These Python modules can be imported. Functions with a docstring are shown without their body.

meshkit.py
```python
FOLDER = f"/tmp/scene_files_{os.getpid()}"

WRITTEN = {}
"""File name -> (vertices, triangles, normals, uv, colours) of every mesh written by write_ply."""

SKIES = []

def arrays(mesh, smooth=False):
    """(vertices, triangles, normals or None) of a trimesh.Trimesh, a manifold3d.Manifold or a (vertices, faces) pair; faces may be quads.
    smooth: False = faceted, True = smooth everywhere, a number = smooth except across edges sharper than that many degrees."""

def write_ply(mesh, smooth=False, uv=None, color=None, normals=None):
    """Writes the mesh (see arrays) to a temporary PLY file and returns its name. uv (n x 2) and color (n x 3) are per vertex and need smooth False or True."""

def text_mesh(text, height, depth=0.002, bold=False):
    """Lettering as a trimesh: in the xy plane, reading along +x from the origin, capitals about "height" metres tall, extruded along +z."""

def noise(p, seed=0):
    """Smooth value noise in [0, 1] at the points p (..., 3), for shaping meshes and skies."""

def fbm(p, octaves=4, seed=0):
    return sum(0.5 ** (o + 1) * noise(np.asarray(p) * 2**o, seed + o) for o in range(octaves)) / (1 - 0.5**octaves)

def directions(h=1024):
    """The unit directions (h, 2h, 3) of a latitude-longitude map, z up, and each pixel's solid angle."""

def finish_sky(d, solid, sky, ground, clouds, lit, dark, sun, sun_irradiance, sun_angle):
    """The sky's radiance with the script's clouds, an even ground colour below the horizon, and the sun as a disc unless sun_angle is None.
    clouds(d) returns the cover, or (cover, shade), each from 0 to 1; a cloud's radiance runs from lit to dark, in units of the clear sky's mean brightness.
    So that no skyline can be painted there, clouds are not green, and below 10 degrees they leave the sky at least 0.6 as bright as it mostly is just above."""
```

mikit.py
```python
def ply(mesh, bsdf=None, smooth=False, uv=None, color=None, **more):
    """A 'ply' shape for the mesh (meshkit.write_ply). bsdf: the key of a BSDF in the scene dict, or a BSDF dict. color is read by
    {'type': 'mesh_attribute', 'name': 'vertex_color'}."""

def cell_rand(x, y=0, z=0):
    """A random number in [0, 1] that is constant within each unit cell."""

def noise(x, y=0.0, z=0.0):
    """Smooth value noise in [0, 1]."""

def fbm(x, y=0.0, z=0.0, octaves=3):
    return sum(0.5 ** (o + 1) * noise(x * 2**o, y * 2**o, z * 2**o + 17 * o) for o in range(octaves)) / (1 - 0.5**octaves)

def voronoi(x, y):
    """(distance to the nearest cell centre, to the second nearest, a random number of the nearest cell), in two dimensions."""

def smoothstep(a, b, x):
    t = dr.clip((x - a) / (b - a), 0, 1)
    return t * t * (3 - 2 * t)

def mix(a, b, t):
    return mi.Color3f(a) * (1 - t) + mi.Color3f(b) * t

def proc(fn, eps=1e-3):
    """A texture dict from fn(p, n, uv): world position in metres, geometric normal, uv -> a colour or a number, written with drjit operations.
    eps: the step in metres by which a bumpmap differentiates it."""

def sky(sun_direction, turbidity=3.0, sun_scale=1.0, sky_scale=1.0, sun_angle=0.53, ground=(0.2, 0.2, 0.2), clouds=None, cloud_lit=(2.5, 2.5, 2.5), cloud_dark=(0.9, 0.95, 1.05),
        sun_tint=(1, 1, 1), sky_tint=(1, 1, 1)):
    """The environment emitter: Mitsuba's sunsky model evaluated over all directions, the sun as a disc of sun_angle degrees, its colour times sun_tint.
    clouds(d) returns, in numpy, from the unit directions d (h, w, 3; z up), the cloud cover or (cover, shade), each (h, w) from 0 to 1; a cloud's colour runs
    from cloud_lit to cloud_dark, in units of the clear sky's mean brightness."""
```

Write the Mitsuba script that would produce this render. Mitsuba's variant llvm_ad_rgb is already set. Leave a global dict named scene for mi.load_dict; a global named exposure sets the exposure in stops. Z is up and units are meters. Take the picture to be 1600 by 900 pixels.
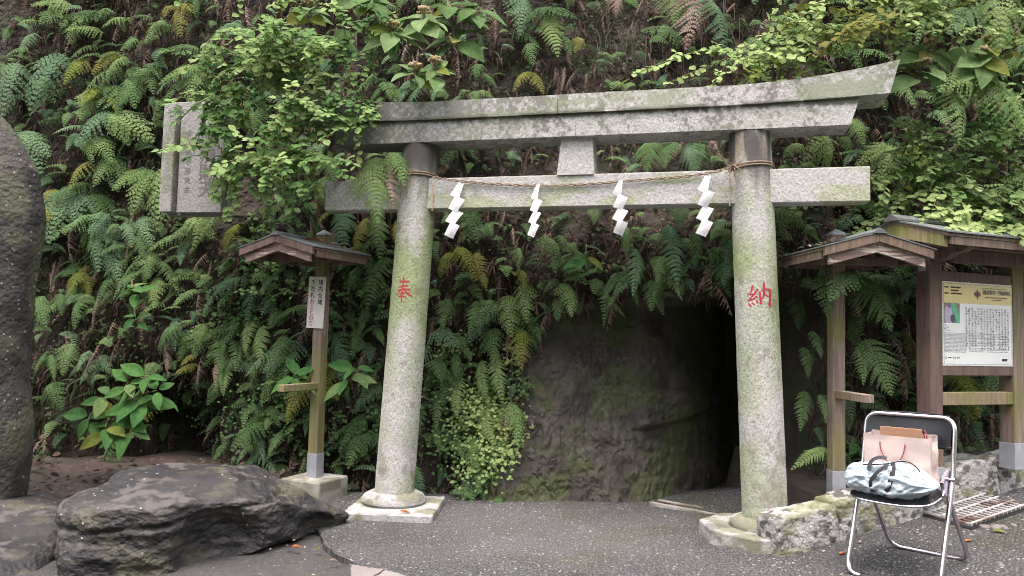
import math, json, random
import numpy as np, trimesh, manifold3d, shapely
import shapely.geometry as sg
import mitsuba as mi, drjit as dr
import mikit, meshkit
from mikit import noise, fbm, voronoi, cell_rand, smoothstep, mix

T = mi.ScalarTransform4f
scene, labels = {}, {}
rng = np.random.default_rng(7)

# ------------------------------------------------------------------ camera, sky, exposure
PITCH, ROLL = math.radians(3.5), math.radians(1.4)
EYE = np.array([0, 0, 1.4])
FWD = np.array([0, math.cos(PITCH), math.sin(PITCH)])
UP = np.array([-math.sin(ROLL), -math.sin(PITCH) * math.cos(ROLL), math.cos(PITCH) * math.cos(ROLL)])
scene['camera'] = {'type': 'perspective', 'fov': 2 * math.degrees(math.atan(800 / 1220)), 'fov_axis': 'x', 'near_clip': 0.05, 'far_clip': 500.0,
                   'to_world': T().look_at(origin=EYE.tolist(), target=(EYE + FWD).tolist(), up=UP.tolist())}
scene['sky'] = mikit.sky((-0.12, -0.36, 0.93), turbidity=4, sun_scale=0.28, sun_angle=30, sun_tint=(0.95, 0.95, 1.08), clouds=lambda d: (np.ones(d.shape[:2]), np.clip(1 - d[..., 2], 0, 1) ** 0.8), cloud_lit=(3.3, 3.18, 3.42), cloud_dark=(0.8, 0.79, 0.86))
exposure = 3.95

# ------------------------------------------------------------------ materials
def rgb(r, g=None, b=None):
    return {'type': 'rgb', 'value': [r, r if g is None else g, r if b is None else b]}
def mat(key, color, rough=0.6, bump=None, scale=1.0, eps=2e-3, **more):
    c = color if isinstance(color, dict) else mikit.proc(color) if callable(color) else rgb(*color)
    b = {'type': 'principled', 'base_color': c, 'roughness': rough, **more}
    if bump is not None:
        b = {'type': 'bumpmap', 'arbitrary': mikit.proc(bump, eps), 'scale': scale, 'bsdf': b}
    scene[key] = {'type': 'twosided', 'bsdf': b}
    return key
def leafmat(key, color, trans=0.7, rough=0.45):
    scene[key] = {'type': 'principledthin', 'base_color': color if isinstance(color, dict) else mikit.proc(color), 'roughness': rough, 'diff_trans': trans, 'spec_trans': 0.0, 'eta': 1.4}
    return key
def lin(*c):
    return tuple(((x / 255 + 0.055) / 1.055) ** 2.4 if x > 10 else x / 255 / 12.92 for x in c)

def leafcolor(a, b, f=2.3, seed=0.0):
    def fn(p, n, uv):
        t = smoothstep(0.25, 0.75, fbm(p.x * f + seed, p.y * f, p.z * f, 2))
        g = noise(p.x * 45 + seed, p.y * 45, p.z * 45)
        return mix(a, b, t) * (0.8 + 0.4 * g)
    return fn
leafmat('leaf_mid', leafcolor((0.085, 0.150, 0.060), (0.135, 0.21, 0.088), 2.0))
leafmat('leaf_light', leafcolor((0.145, 0.23, 0.088), (0.21, 0.295, 0.12), 2.6, 5.0), 0.9)
leafmat('leaf_dark', leafcolor((0.060, 0.112, 0.046), (0.098, 0.16, 0.066), 2.0, 9.0))
leafmat('leaf_blue', leafcolor((0.088, 0.158, 0.088), (0.14, 0.22, 0.12), 2.2, 13.0))
leafmat('leaf_yellow', leafcolor((0.17, 0.22, 0.05), (0.21, 0.20, 0.07), 3.5, 17.0), 0.9)
leafmat('leaf_dead', leafcolor((0.15, 0.10, 0.078), (0.26, 0.20, 0.165), 4.0, 21.0), 0.4, 0.8)
leafmat('litter_brown', leafcolor((0.04, 0.029, 0.023), (0.12, 0.088, 0.07), 5.0, 25.0), 0.3, 0.9)
leafmat('vine_leaf', leafcolor((0.21, 0.33, 0.13), (0.36, 0.46, 0.19), 1.6, 29.0), 0.9, 0.35)
leafmat('vine_leaf_dark', leafcolor((0.08, 0.165, 0.06), (0.14, 0.24, 0.085), 1.6, 31.0), 0.8, 0.35)
leafmat('broad_leaf', leafcolor((0.13, 0.215, 0.09), (0.19, 0.275, 0.125), 1.5, 33.0), 0.8, 0.35)
leafmat('shrub_leaf', leafcolor((0.06, 0.15, 0.05), (0.085, 0.19, 0.06), 3.0, 37.0), 0.7, 0.3)
leafmat('flower', leafcolor((0.30, 0.26, 0.12), (0.42, 0.34, 0.22), 20.0, 41.0), 0.5, 0.7)
leafmat('red_leaf', leafcolor((0.36, 0.09, 0.03), (0.42, 0.2, 0.07), 9.0, 43.0), 0.5, 0.6)
mat('far_woods', lambda p, n, uv: mix((0.028, 0.045, 0.02), (0.06, 0.085, 0.035), fbm(p.x, p.y, p.z, 3)), 0.9)
leafmat('petal', leafcolor((0.20, 0.17, 0.13), (0.42, 0.39, 0.33), 30.0, 3.0), 0.3, 0.8)
mat('stem', (0.10, 0.10, 0.045), 0.7)
mat('root', (0.085, 0.065, 0.055), 0.9)

def granite_base(p):
    g = noise(p.x * 150, p.y * 150, p.z * 150)
    h = noise(p.x * 75 + 7, p.y * 75, p.z * 75)
    v = 0.33 + 0.26 * (g - 0.5) + 0.20 * (h - 0.5)
    pink = fbm(p.x * 2.2, p.y * 2.2, p.z * 2.2, 2)
    return mi.Color3f(v * (1.0 + 0.05 * (pink - 0.5)), v * 0.99, v * (0.955 - 0.06 * (pink - 0.5)))
def granite_bump(p, n, uv):
    return noise(p.x * 110, p.y * 110, p.z * 110) + 0.7 * noise(p.x * 55, p.y * 55, p.z * 55)
def granite(p, n, uv):
    return granite_base(p)
def granite_pillar(p, n, uv):
    # green algae film in patches over the middle of the shafts, black lichen runs under the cap
    c = granite_base(p)
    f = fbm(p.x * 3.1, p.y * 3.1, p.z * 1.1 + 3, 4)
    near_left = smoothstep(0.4, -0.5, p.x)
    band = smoothstep(0.95, 1.75, p.z) * (0.35 + 0.65 * near_left)
    alg = smoothstep(0.66, 0.42, f) * band
    side = smoothstep(-0.2, 0.75, dr.abs(n.x)) * 0.6 * smoothstep(0.3, 0.6, fbm(p.x * 2, p.y * 2, p.z * 2.5 + 9, 3))
    fine = fbm(p.x * 24, p.y * 24, p.z * 12, 3)
    c = mix(c, c * mi.Color3f(0.58, 0.72, 0.36), dr.minimum(alg * (0.7 + 0.6 * fine) + side, 0.95))
    dirt = smoothstep(0.55, 0.68, 0.55 * fine + 0.45 * fbm(p.x * 4, p.y * 4, p.z * 3 + 5, 3)) 
    c = mix(c, mi.Color3f(0.13, 0.12, 0.085), dirt * 0.55)
    foot = smoothstep(0.50, 0.62, fbm(p.x * 7 + 2, p.y * 7, p.z * 5, 4)) * smoothstep(0.75, 0.1, p.z)
    c = mix(c, mi.Color3f(0.12, 0.125, 0.06), foot * 0.75)
    run = fbm(p.x * 14, p.y * 14, p.z * 0.9, 3)
    black = smoothstep(2.45, 2.8, p.z + 0.35 * (run - 0.5)) * smoothstep(0.42, 0.54, run + 0.10 * near_left)
    rust = smoothstep(2.5, 2.75, p.z + 0.3 * (run - 0.5)) * smoothstep(0.40, 0.5, fbm(p.x * 11 + 4, p.y * 11, p.z * 1.2, 3))
    c = mix(c, mi.Color3f(0.16, 0.10, 0.085), rust * 0.6)
    return mix(c, mi.Color3f(0.03, 0.03, 0.03), black * 0.85)
def granite_lintel(p, n, uv):
    c = granite_base(p)
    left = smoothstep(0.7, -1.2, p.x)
    streak = fbm(p.x * 11, p.y * 11, p.z * 1.6, 4)
    mott = fbm(p.x * 42, p.y * 42, p.z * 30, 4)
    broad = fbm(p.x * 1.7 + 2, p.y * 1.7, p.z * 2.5, 3)
    cap = smoothstep(3.06, 3.10, p.z)
    wet = 0.36 * streak + 0.44 * mott + 0.20 * broad + 0.03 * cap
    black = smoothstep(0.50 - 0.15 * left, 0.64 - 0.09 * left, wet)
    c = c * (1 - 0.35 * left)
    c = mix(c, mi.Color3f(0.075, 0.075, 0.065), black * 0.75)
    moss = smoothstep(0.48, 0.60, 0.6 * fbm(p.x * 3.4 + 5, p.y * 3.4, p.z * 6, 3) + 0.4 * mott) * (0.35 + 0.65 * cap)
    c = mix(c, mi.Color3f(0.15, 0.185, 0.095), moss * 0.65)
    line = smoothstep(0.035, 0.008, dr.abs(p.z - 3.082 + 0.04 * (mott - 0.5))) * smoothstep(0.35, 0.55, fbm(p.x * 6, p.y * 6, 2.0, 3))
    return mix(c, mi.Color3f(0.05, 0.055, 0.03), line * 0.8)
def granite_tie(p, n, uv):
    c = granite_base(p)
    f = fbm(p.x * 2.6, p.y * 2.6, p.z * 7, 3)
    c = mix(c, c * mi.Color3f(0.72, 0.82, 0.5), smoothstep(0.48, 0.66, f) * 0.8)
    s = fbm(p.x * 9, p.y * 9, p.z * 3, 3)
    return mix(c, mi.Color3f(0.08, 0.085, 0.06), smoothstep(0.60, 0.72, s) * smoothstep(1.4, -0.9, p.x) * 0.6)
def granite_foot(p, n, uv):
    c = granite_base(p) * 0.82
    f = fbm(p.x * 5, p.y * 5, p.z * 5, 4)
    c = mix(c, mi.Color3f(0.10, 0.105, 0.05), smoothstep(0.42, 0.6, f) * 0.75)
    return mix(c, mi.Color3f(0.05, 0.05, 0.045), smoothstep(0.55, 0.7, fbm(p.x * 9 + 3, p.y * 9, p.z * 9, 3)) * 0.6)
for k, f in (('granite', granite), ('granite_pillar', granite_pillar), ('granite_lintel', granite_lintel), ('granite_tie', granite_tie), ('granite_foot', granite_foot)):
    mat(k, f, 0.75, granite_bump, 0.0022, 1.5e-3)
def granite_weathered(p, n, uv):
    c = granite_base(p) * 0.72
    return mix(c, c * mi.Color3f(0.6, 0.66, 0.45), smoothstep(0.48, 0.62, fbm(p.x * 5 + 1, p.y * 5, p.z * 3, 4)) * 0.8)
mat('granite_weathered', granite_weathered, 0.8, granite_bump, 0.0022, 1.5e-3)
def kerb_color(p, n, uv):
    c = granite_base(p) * 0.9
    f = fbm(p.x * 22, p.y * 22, p.z * 22, 4) + 0.25 * (fbm(p.x * 5, p.y * 5, p.z * 5, 2) - 0.5)
    c = mix(c, mi.Color3f(0.04, 0.04, 0.032), smoothstep(0.46, 0.62, f) * 0.85)
    return mix(c, mi.Color3f(0.13, 0.14, 0.06), smoothstep(0.52, 0.66, fbm(p.x * 6 + 9, p.y * 6, p.z * 6, 3)) * 0.7)
mat('kerb_granite', kerb_color, 0.85, lambda p, n, uv: fbm(p.x * 48, p.y * 48, p.z * 48, 3), 0.014)
def concrete_color(p, n, uv):
    f = fbm(p.x * 8, p.y * 8, p.z * 8, 4)
    c = mix((0.30, 0.29, 0.26), (0.15, 0.15, 0.11), smoothstep(0.35, 0.65, f))
    return c * (0.85 + 0.3 * noise(p.x * 160, p.y * 160, p.z * 160))
mat('concrete', concrete_color, 0.85)
mat('red_paint', lambda p, n, uv: mix((0.22, 0.012, 0.022), (0.36, 0.03, 0.04), fbm(p.x * 60, p.y * 60, p.z * 60, 3)), 0.55)

def asphalt_color(p, n, uv):
    d, _, r = voronoi(p.x * 62, p.y * 62)
    d2, _, r2 = voronoi(p.x * 34 + 5, p.y * 34)
    base = 0.036 + 0.04 * (noise(p.x * 170, p.y * 170) - 0.5) + 0.045 * (fbm(p.x * 1.3, p.y * 1.3, 0.0, 4) - 0.5)
    grey = smoothstep(0.45, 0.30, d) * (0.015 + 0.085 * r * r * r)
    grey = grey + smoothstep(0.30, 0.20, d2) * smoothstep(0.93, 0.97, r2) * 0.20
    v = base + grey
    c = mi.Color3f(v, v * 0.985, v * 0.985)
    m = smoothstep(0.60, 0.76, fbm(p.x * 1.9 + 3, p.y * 1.9, 0.0, 4)) * 0.7
    return mix(c, c * mi.Color3f(0.75, 0.80, 0.55), m)
mat('asphalt_surface', asphalt_color, 0.85, lambda p, n, uv: noise(p.x * 85, p.y * 85) + 0.6 * noise(p.x * 170, p.y * 170), 0.0035)
def pavement_color(p, n, uv):
    f = fbm(p.x * 2.4, p.y * 2.4, 0.0, 4)
    v = 0.032 + 0.03 * (f - 0.5) + 0.02 * (noise(p.x * 120, p.y * 120) - 0.5)
    d, _, r = voronoi(p.x * 30, p.y * 30)
    v = v + smoothstep(0.22, 0.12, d) * smoothstep(0.92, 0.96, r) * 0.12
    c = mi.Color3f(v * 1.02, v, v * 0.96)
    m = smoothstep(0.5, 0.7, fbm(p.x * 1.7 + 8, p.y * 1.7, 0.0, 4))
    return mix(c, mi.Color3f(0.04, 0.042, 0.02), m * 0.7)
mat('old_paving_surface', pavement_color, 0.9, lambda p, n, uv: fbm(p.x * 40, p.y * 40, 0.0, 3), 0.006)
mat('soil_surface', lambda p, n, uv: mix((0.022, 0.018, 0.014), (0.05, 0.040, 0.031), fbm(p.x * 9, p.y * 9, p.z * 9, 4)), 0.95, lambda p, n, uv: fbm(p.x * 30, p.y * 30, p.z * 30, 3), 0.02)

def cliff_color(p, n, uv):
    f = fbm(p.x * 3, p.y * 3, p.z * 3, 4)
    c = mix((0.022, 0.018, 0.014), (0.05, 0.040, 0.031), smoothstep(0.3, 0.7, f))
    return mix(c, mi.Color3f(0.028, 0.04, 0.016), smoothstep(0.45, 0.65, fbm(p.x * 5 + 4, p.y * 5, p.z * 5, 4)) * 0.8)
mat('cliff_earth', cliff_color, 0.95, lambda p, n, uv: fbm(p.x * 24, p.y * 24, p.z * 24, 4), 0.05)
def rock_bump(p, n, uv):
    # hand-picked chisel marks, mostly upright, with a few bedding lines
    w = fbm(p.x * 2.5, p.y * 2.5, p.z * 2.5, 2)
    a = 1 - dr.abs(fbm(p.x * 26 + 5 * w + p.z * 9, p.y * 12, p.z * 9 - p.x * 4 + 5 * w, 4) - 0.5) * 3
    b = fbm(p.x * 3.0, p.y * 3.0, p.z * 15 + 2 * w, 3)
    return a + 0.6 * fbm(p.x * 55, p.y * 40, p.z * 30, 3) + 0.4 * b * smoothstep(0.7, 1.1, p.z)
def rock_color(p, n, uv):
    f = fbm(p.x * 6, p.y * 6, p.z * 4, 4)
    c = mix((0.042, 0.037, 0.032), (0.085, 0.075, 0.065), smoothstep(0.3, 0.7, f))
    m = smoothstep(0.44, 0.60, fbm(p.x * 3.2 + 4, p.y * 2, p.z * 3.2 + 2, 4) + 0.10 * (noise(p.x * 60, p.y * 60, p.z * 40) - 0.5))
    c = mix(c, mi.Color3f(0.062, 0.078, 0.027), m * 0.8)
    lich = smoothstep(0.62, 0.72, 0.7 * fbm(p.x * 5 + 11, p.y * 5, p.z * 5, 5) + 0.3 * noise(p.x * 40, p.y * 40, p.z * 40))
    return mix(c, mi.Color3f(0.12, 0.12, 0.10), lich * 0.5)
mat('tunnel_rock', rock_color, 0.85, rock_bump, 0.024, 3e-3)
def boulder_color(p, n, uv):
    f = fbm(p.x * 2.6, p.y * 2.6, p.z * 6, 4)
    c = mix((0.009, 0.0085, 0.0092), (0.024, 0.0225, 0.023), smoothstep(0.35, 0.7, f))
    edge = smoothstep(0.50, 0.64, 0.5 * fbm(p.x * 3 + 9, p.y * 3, p.z * 8, 3) + 0.5 * fbm(p.x * 16, p.y * 16, p.z * 30, 4))
    c = mix(c, mi.Color3f(0.10, 0.09, 0.078), edge * 0.55)
    c = mix(c, mi.Color3f(0.06, 0.057, 0.032), smoothstep(0.54, 0.68, fbm(p.x * 3.3 + 2, p.y * 3.3, p.z * 3.3 + 5, 4)) * 0.6)
    d, _, r = voronoi(p.x * 26, p.y * 26 + p.z * 26)
    return mix(c, mi.Color3f(0.25, 0.25, 0.22), smoothstep(0.2, 0.12, d) * smoothstep(0.965, 0.98, r))
mat('boulder_rock', boulder_color, 0.7, lambda p, n, uv: fbm(p.x * 40, p.y * 40, p.z * 46, 4), 0.02, 2e-3)
def monolith_color(p, n, uv):
    f = fbm(p.x * 7, p.y * 7, p.z * 7, 4)
    c = mix((0.014, 0.013, 0.012), (0.036, 0.033, 0.029), smoothstep(0.3, 0.7, f))
    c = mix(c, mi.Color3f(0.055, 0.058, 0.03), smoothstep(0.52, 0.64, fbm(p.x * 4, p.y * 4, p.z * 3 + 4, 4)) * 0.7)
    d, _, r = voronoi((p.x + 0.6 * p.y) * 34, p.z * 34 + p.y * 9)
    return mix(c, mi.Color3f(0.17, 0.165, 0.13), smoothstep(0.30, 0.15, d) * smoothstep(0.90, 0.95, r + 0.1 * (f - 0.5)))
mat('monolith_rock', monolith_color, 0.8, lambda p, n, uv: fbm(p.x * 36, p.y * 36, p.z * 36, 4), 0.018, 3e-3)

def wood_fn(a, b, green=0.0):
    def fn(p, n, uv):
        g = fbm(p.x * 60 + 2 * noise(p.z * 3), p.y * 60, p.z * 2.4, 3)
        k = fbm(p.x * 170, p.y * 170, p.z * 7, 2)
        c = mix(a, b, smoothstep(0.25, 0.75, 0.6 * g + 0.4 * k))
        m = smoothstep(0.42, 0.62, fbm(p.x * 4, p.y * 4, p.z * 2 + 6, 3)) * green
        return mix(c, mi.Color3f(0.15, 0.145, 0.05) * (0.6 + 0.8 * g), m)
    return fn
def wood_bump(p, n, uv):
    return fbm(p.x * 75, p.y * 75, p.z * 4, 3)
mat('post_wood', wood_fn((0.12, 0.086, 0.07), (0.24, 0.18, 0.145), 0.8), 0.75, wood_bump, 0.004)
mat('beam_wood', wood_fn((0.078, 0.046, 0.039), (0.14, 0.088, 0.073), 0.2), 0.7, wood_bump, 0.003)
mat('mossy_wood', wood_fn((0.15, 0.11, 0.07), (0.24, 0.19, 0.11), 1.3), 0.8, wood_bump, 0.004)
def worn_fn(p, n, uv):
    s = p.x + p.y
    g = fbm(s * 6, p.z * 90, p.y * 6, 3)
    c = mix((0.11, 0.07, 0.056), (0.22, 0.155, 0.13), g)
    worn = smoothstep(0.55, 0.66, fbm(s * 9 + 3, p.z * 70, p.y * 9, 3))
    return mix(c, mi.Color3f(0.46, 0.40, 0.33), worn * 0.8)
mat('worn_wood', worn_fn, 0.75)
mat('roof_copper', lambda p, n, uv: mix((0.05, 0.055, 0.055), (0.15, 0.165, 0.165), fbm(p.x * 12, p.y * 12, p.z * 12, 4)), 0.5)
mat('galvanised', lambda p, n, uv: mix((0.26, 0.28, 0.31), (0.38, 0.40, 0.43), fbm(p.x * 25, p.y * 25, p.z * 12, 3)), 0.45, metallic=0.3)
mat('sign_white', lambda p, n, uv: mix((0.52, 0.51, 0.46), (0.62, 0.61, 0.57), fbm(p.x * 9, p.y * 9, p.z * 5, 3)), 0.4)
mat('ink_black', (0.015,), 0.5)
mat('ink_red', (0.36, 0.04, 0.05), 0.5)
mat('ink_maroon', (0.13, 0.02, 0.025), 0.5)
mat('ink_grey', (0.10, 0.105, 0.12), 0.5)
mat('panel_white', (0.66, 0.69, 0.66), 0.3)
mat('panel_yellow', (0.58, 0.50, 0.20), 0.3)
mat('paper', (0.80, 0.80, 0.82), 0.8)
scene['paper'] = {'type': 'principledthin', 'base_color': rgb(0.74, 0.74, 0.76), 'roughness': 0.8, 'diff_trans': 0.3, 'spec_trans': 0.0, 'eta': 1.3}
mat('straw', lambda p, n, uv: mix((0.13, 0.09, 0.06), (0.28, 0.215, 0.15), noise(p.x * 160, p.y * 160, p.z * 160)), 0.85)
mat('string', (0.40, 0.30, 0.17), 0.8)
scene['chrome'] = {'type': 'roughconductor', 'material': 'Cr', 'alpha': 0.10}
mat('black_vinyl', (0.012, 0.013, 0.016), 0.32)
mat('black_plastic', (0.012,), 0.4)
mat('pink_paper', lambda p, n, uv: mix((0.40, 0.325, 0.295), (0.47, 0.385, 0.35), fbm(p.x * 14, p.y * 14, p.z * 14, 3)), 0.6)
mat('brown_card', (0.35, 0.20, 0.12), 0.7)
mat('cord_red', (0.17, 0.012, 0.03), 0.6)
mat('bag_nylon', lambda p, n, uv: mix((0.30, 0.37, 0.40), (0.36, 0.43, 0.46), fbm(p.x * 8, p.y * 8, p.z * 8, 2)), 0.42, lambda p, n, uv: fbm(p.x * 26, p.y * 26, p.z * 26, 3), 0.004, 3e-3, sheen=0.3)
mat('strap_black', (0.011, 0.010, 0.013), 0.65)
mat('rusty_steel', lambda p, n, uv: mix((0.30, 0.29, 0.27), (0.16, 0.09, 0.07), smoothstep(0.4, 0.6, fbm(p.x * 6, p.y * 6, p.z * 6, 3))), 0.55, metallic=0.4)
mat('grate_steel', lambda p, n, uv: mix((0.42, 0.41, 0.39), (0.17, 0.11, 0.09), smoothstep(0.58, 0.72, fbm(p.x * 5, p.y * 5, p.z * 5, 3))), 0.55)
mat('drain_shade', (0.02,), 0.95)  # near-black colour standing in for the shade inside the drains
mat('carved_dark', (0.13, 0.13, 0.125), 0.9)
mat('pale_stone', lambda p, n, uv: mix((0.11, 0.098, 0.092), (0.18, 0.163, 0.155), fbm(p.x * 9, p.y * 9, 0.0, 4)), 0.85)

# ------------------------------------------------------------------ scene writing helpers
def numbered(key):
    if key not in used_names:
        used_names.add(key)
        return key
    k = 1
    while f'{key}_{k:03d}' in used_names:
        k += 1
    used_names.add(f'{key}_{k:03d}')
    return f'{key}_{k:03d}'
used_names = set()
def thing(name, label, cat, group=None, kind=None):
    key = numbered(name)
    labels[key] = {'label': label, 'category': cat}
    if group: labels[key]['group'] = group
    if kind: labels[key]['kind'] = kind
    return key
def put(key, mesh, bsdf, smooth=False, m=None, **more):
    scene[key] = mikit.ply(mesh, bsdf, smooth, **more)
    if m is not None: scene[key]['to_world'] = T(np.asarray(m, float))
    return key
def part(parent, name, mesh, bsdf, smooth=False, label=None, kind=None, m=None):
    key = numbered(parent + '__' + name)
    put(key, mesh, bsdf, smooth, m)
    if label or kind: labels[key] = {k: v for k, v in (('label', label), ('kind', kind)) if v}
    return key
def struct(name, mesh, bsdf, smooth=False, label=None, kind='structure', cat=None):
    put(name, mesh, bsdf, smooth)
    used_names.add(name)
    labels[name] = {'kind': kind}
    if label: labels[name]['label'] = label
    if cat: labels[name]['category'] = cat
    return name

def unit(v):
    v = np.asarray(v, float)
    return v / np.linalg.norm(v)
def frame(origin, x, y, z):
    m = np.eye(4)
    m[:3, 0], m[:3, 1], m[:3, 2], m[:3, 3] = x, y, z, origin
    return m
def xf(mesh, m):
    mesh = mesh.copy() if isinstance(mesh, trimesh.Trimesh) else trimesh.Trimesh(*mesh, process=False)
    mesh.apply_transform(m)
    return mesh
def cat_(meshes):
    return trimesh.util.concatenate(meshes)
def from_manifold(man):
    m = man.to_mesh()
    return trimesh.Trimesh(m.vert_properties[:, :3], m.tri_verts, process=False)
def box(x0, x1, y0, y1, z0, z1, bevel=0.0):
    """An upright box with chamfered edges."""
    if bevel <= 0:
        return trimesh.creation.box(bounds=[[x0, y0, z0], [x1, y1, z1]])
    b = bevel
    pts = []
    for sx in (0, 1):
        for sy in (0, 1):
            for sz in (0, 1):
                p = np.array([(x0, x1)[sx], (y0, y1)[sy], (z0, z1)[sz]], float)
                d = np.array([b if s == 0 else -b for s in (sx, sy, sz)])
                for k in range(3):
                    q = p + d
                    q[k] = p[k]
                    pts.append(q)
    return trimesh.convex.convex_hull(np.array(pts))
def hull(pts):
    return trimesh.convex.convex_hull(np.asarray(pts, float))
def refine(m, length):
    """The same closed surface in triangles no longer than that."""
    m = manifold3d.Manifold(manifold3d.Mesh(np.asarray(m.vertices, np.float32), np.asarray(m.faces, np.uint32)))
    return from_manifold(m.refine_to_length(length))
def tube(points, radii, sides=8, cap=True):
    p = np.asarray(points, float)
    r = np.broadcast_to(np.asarray(radii, float), (len(p),))
    t = np.gradient(p, axis=0)
    t /= np.linalg.norm(t, axis=1, keepdims=True) + 1e-12
    a = np.cross(t[0], [0, 0, 1.0] if abs(t[0, 2]) < 0.9 else [1.0, 0, 0])
    a /= np.linalg.norm(a)
    rows = []
    ang = np.arange(sides) * 2 * np.pi / sides
    for i in range(len(p)):
        a = a - t[i] * (a @ t[i])
        a /= np.linalg.norm(a) + 1e-12
        b = np.cross(t[i], a)
        rows.append(p[i] + r[i] * (np.cos(ang)[:, None] * a + np.sin(ang)[:, None] * b))
    v = np.vstack(rows)
    f = []
    for i in range(len(p) - 1):
        for j in range(sides):
            k = (j + 1) % sides
            f += [[i * sides + j, i * sides + k, (i + 1) * sides + k], [i * sides + j, (i + 1) * sides + k, (i + 1) * sides + j]]
    if cap:
        n = len(v)
        v = np.vstack([v, p[:1], p[-1:]])
        for j in range(sides):
            k = (j + 1) % sides
            f += [[n, k, j], [n + 1, (len(p) - 1) * sides + j, (len(p) - 1) * sides + k]]
    return trimesh.Trimesh(v, f, process=False)
def smoothpath(points, n=40):
    from scipy.interpolate import CubicSpline
    p = np.asarray(points, float)
    s = np.r_[0, np.cumsum(np.linalg.norm(np.diff(p, axis=0), axis=1))]
    return CubicSpline(s, p)(np.linspace(0, s[-1], n))
def rounded(points, r=0.05, n=6):
    """A polyline with its inner corners rounded."""
    p = [np.asarray(q, float) for q in points]
    out = [p[0]]
    for a, b, c in zip(p, p[1:], p[2:]):
        d1, d2 = unit(a - b), unit(c - b)
        for t in np.linspace(0, 1, n):
            out.append((1 - t) ** 2 * (b + d1 * r) + 2 * t * (1 - t) * b + t ** 2 * (b + d2 * r))
    out.append(p[-1])
    return np.array(out)
def lathe(profile, n=48):
    pr = np.asarray(profile, float)
    ang = np.arange(n) * 2 * np.pi / n
    v = np.stack([np.outer(pr[:, 0], np.cos(ang)), np.outer(pr[:, 0], np.sin(ang)), np.repeat(pr[:, 1:2], n, 1)], -1).reshape(-1, 3)
    f = []
    for i in range(len(pr) - 1):
        for j in range(n):
            k = (j + 1) % n
            f += [[i * n + j, i * n + k, (i + 1) * n + k], [i * n + j, (i + 1) * n + k, (i + 1) * n + j]]
    return trimesh.Trimesh(v, f, process=False)
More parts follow.
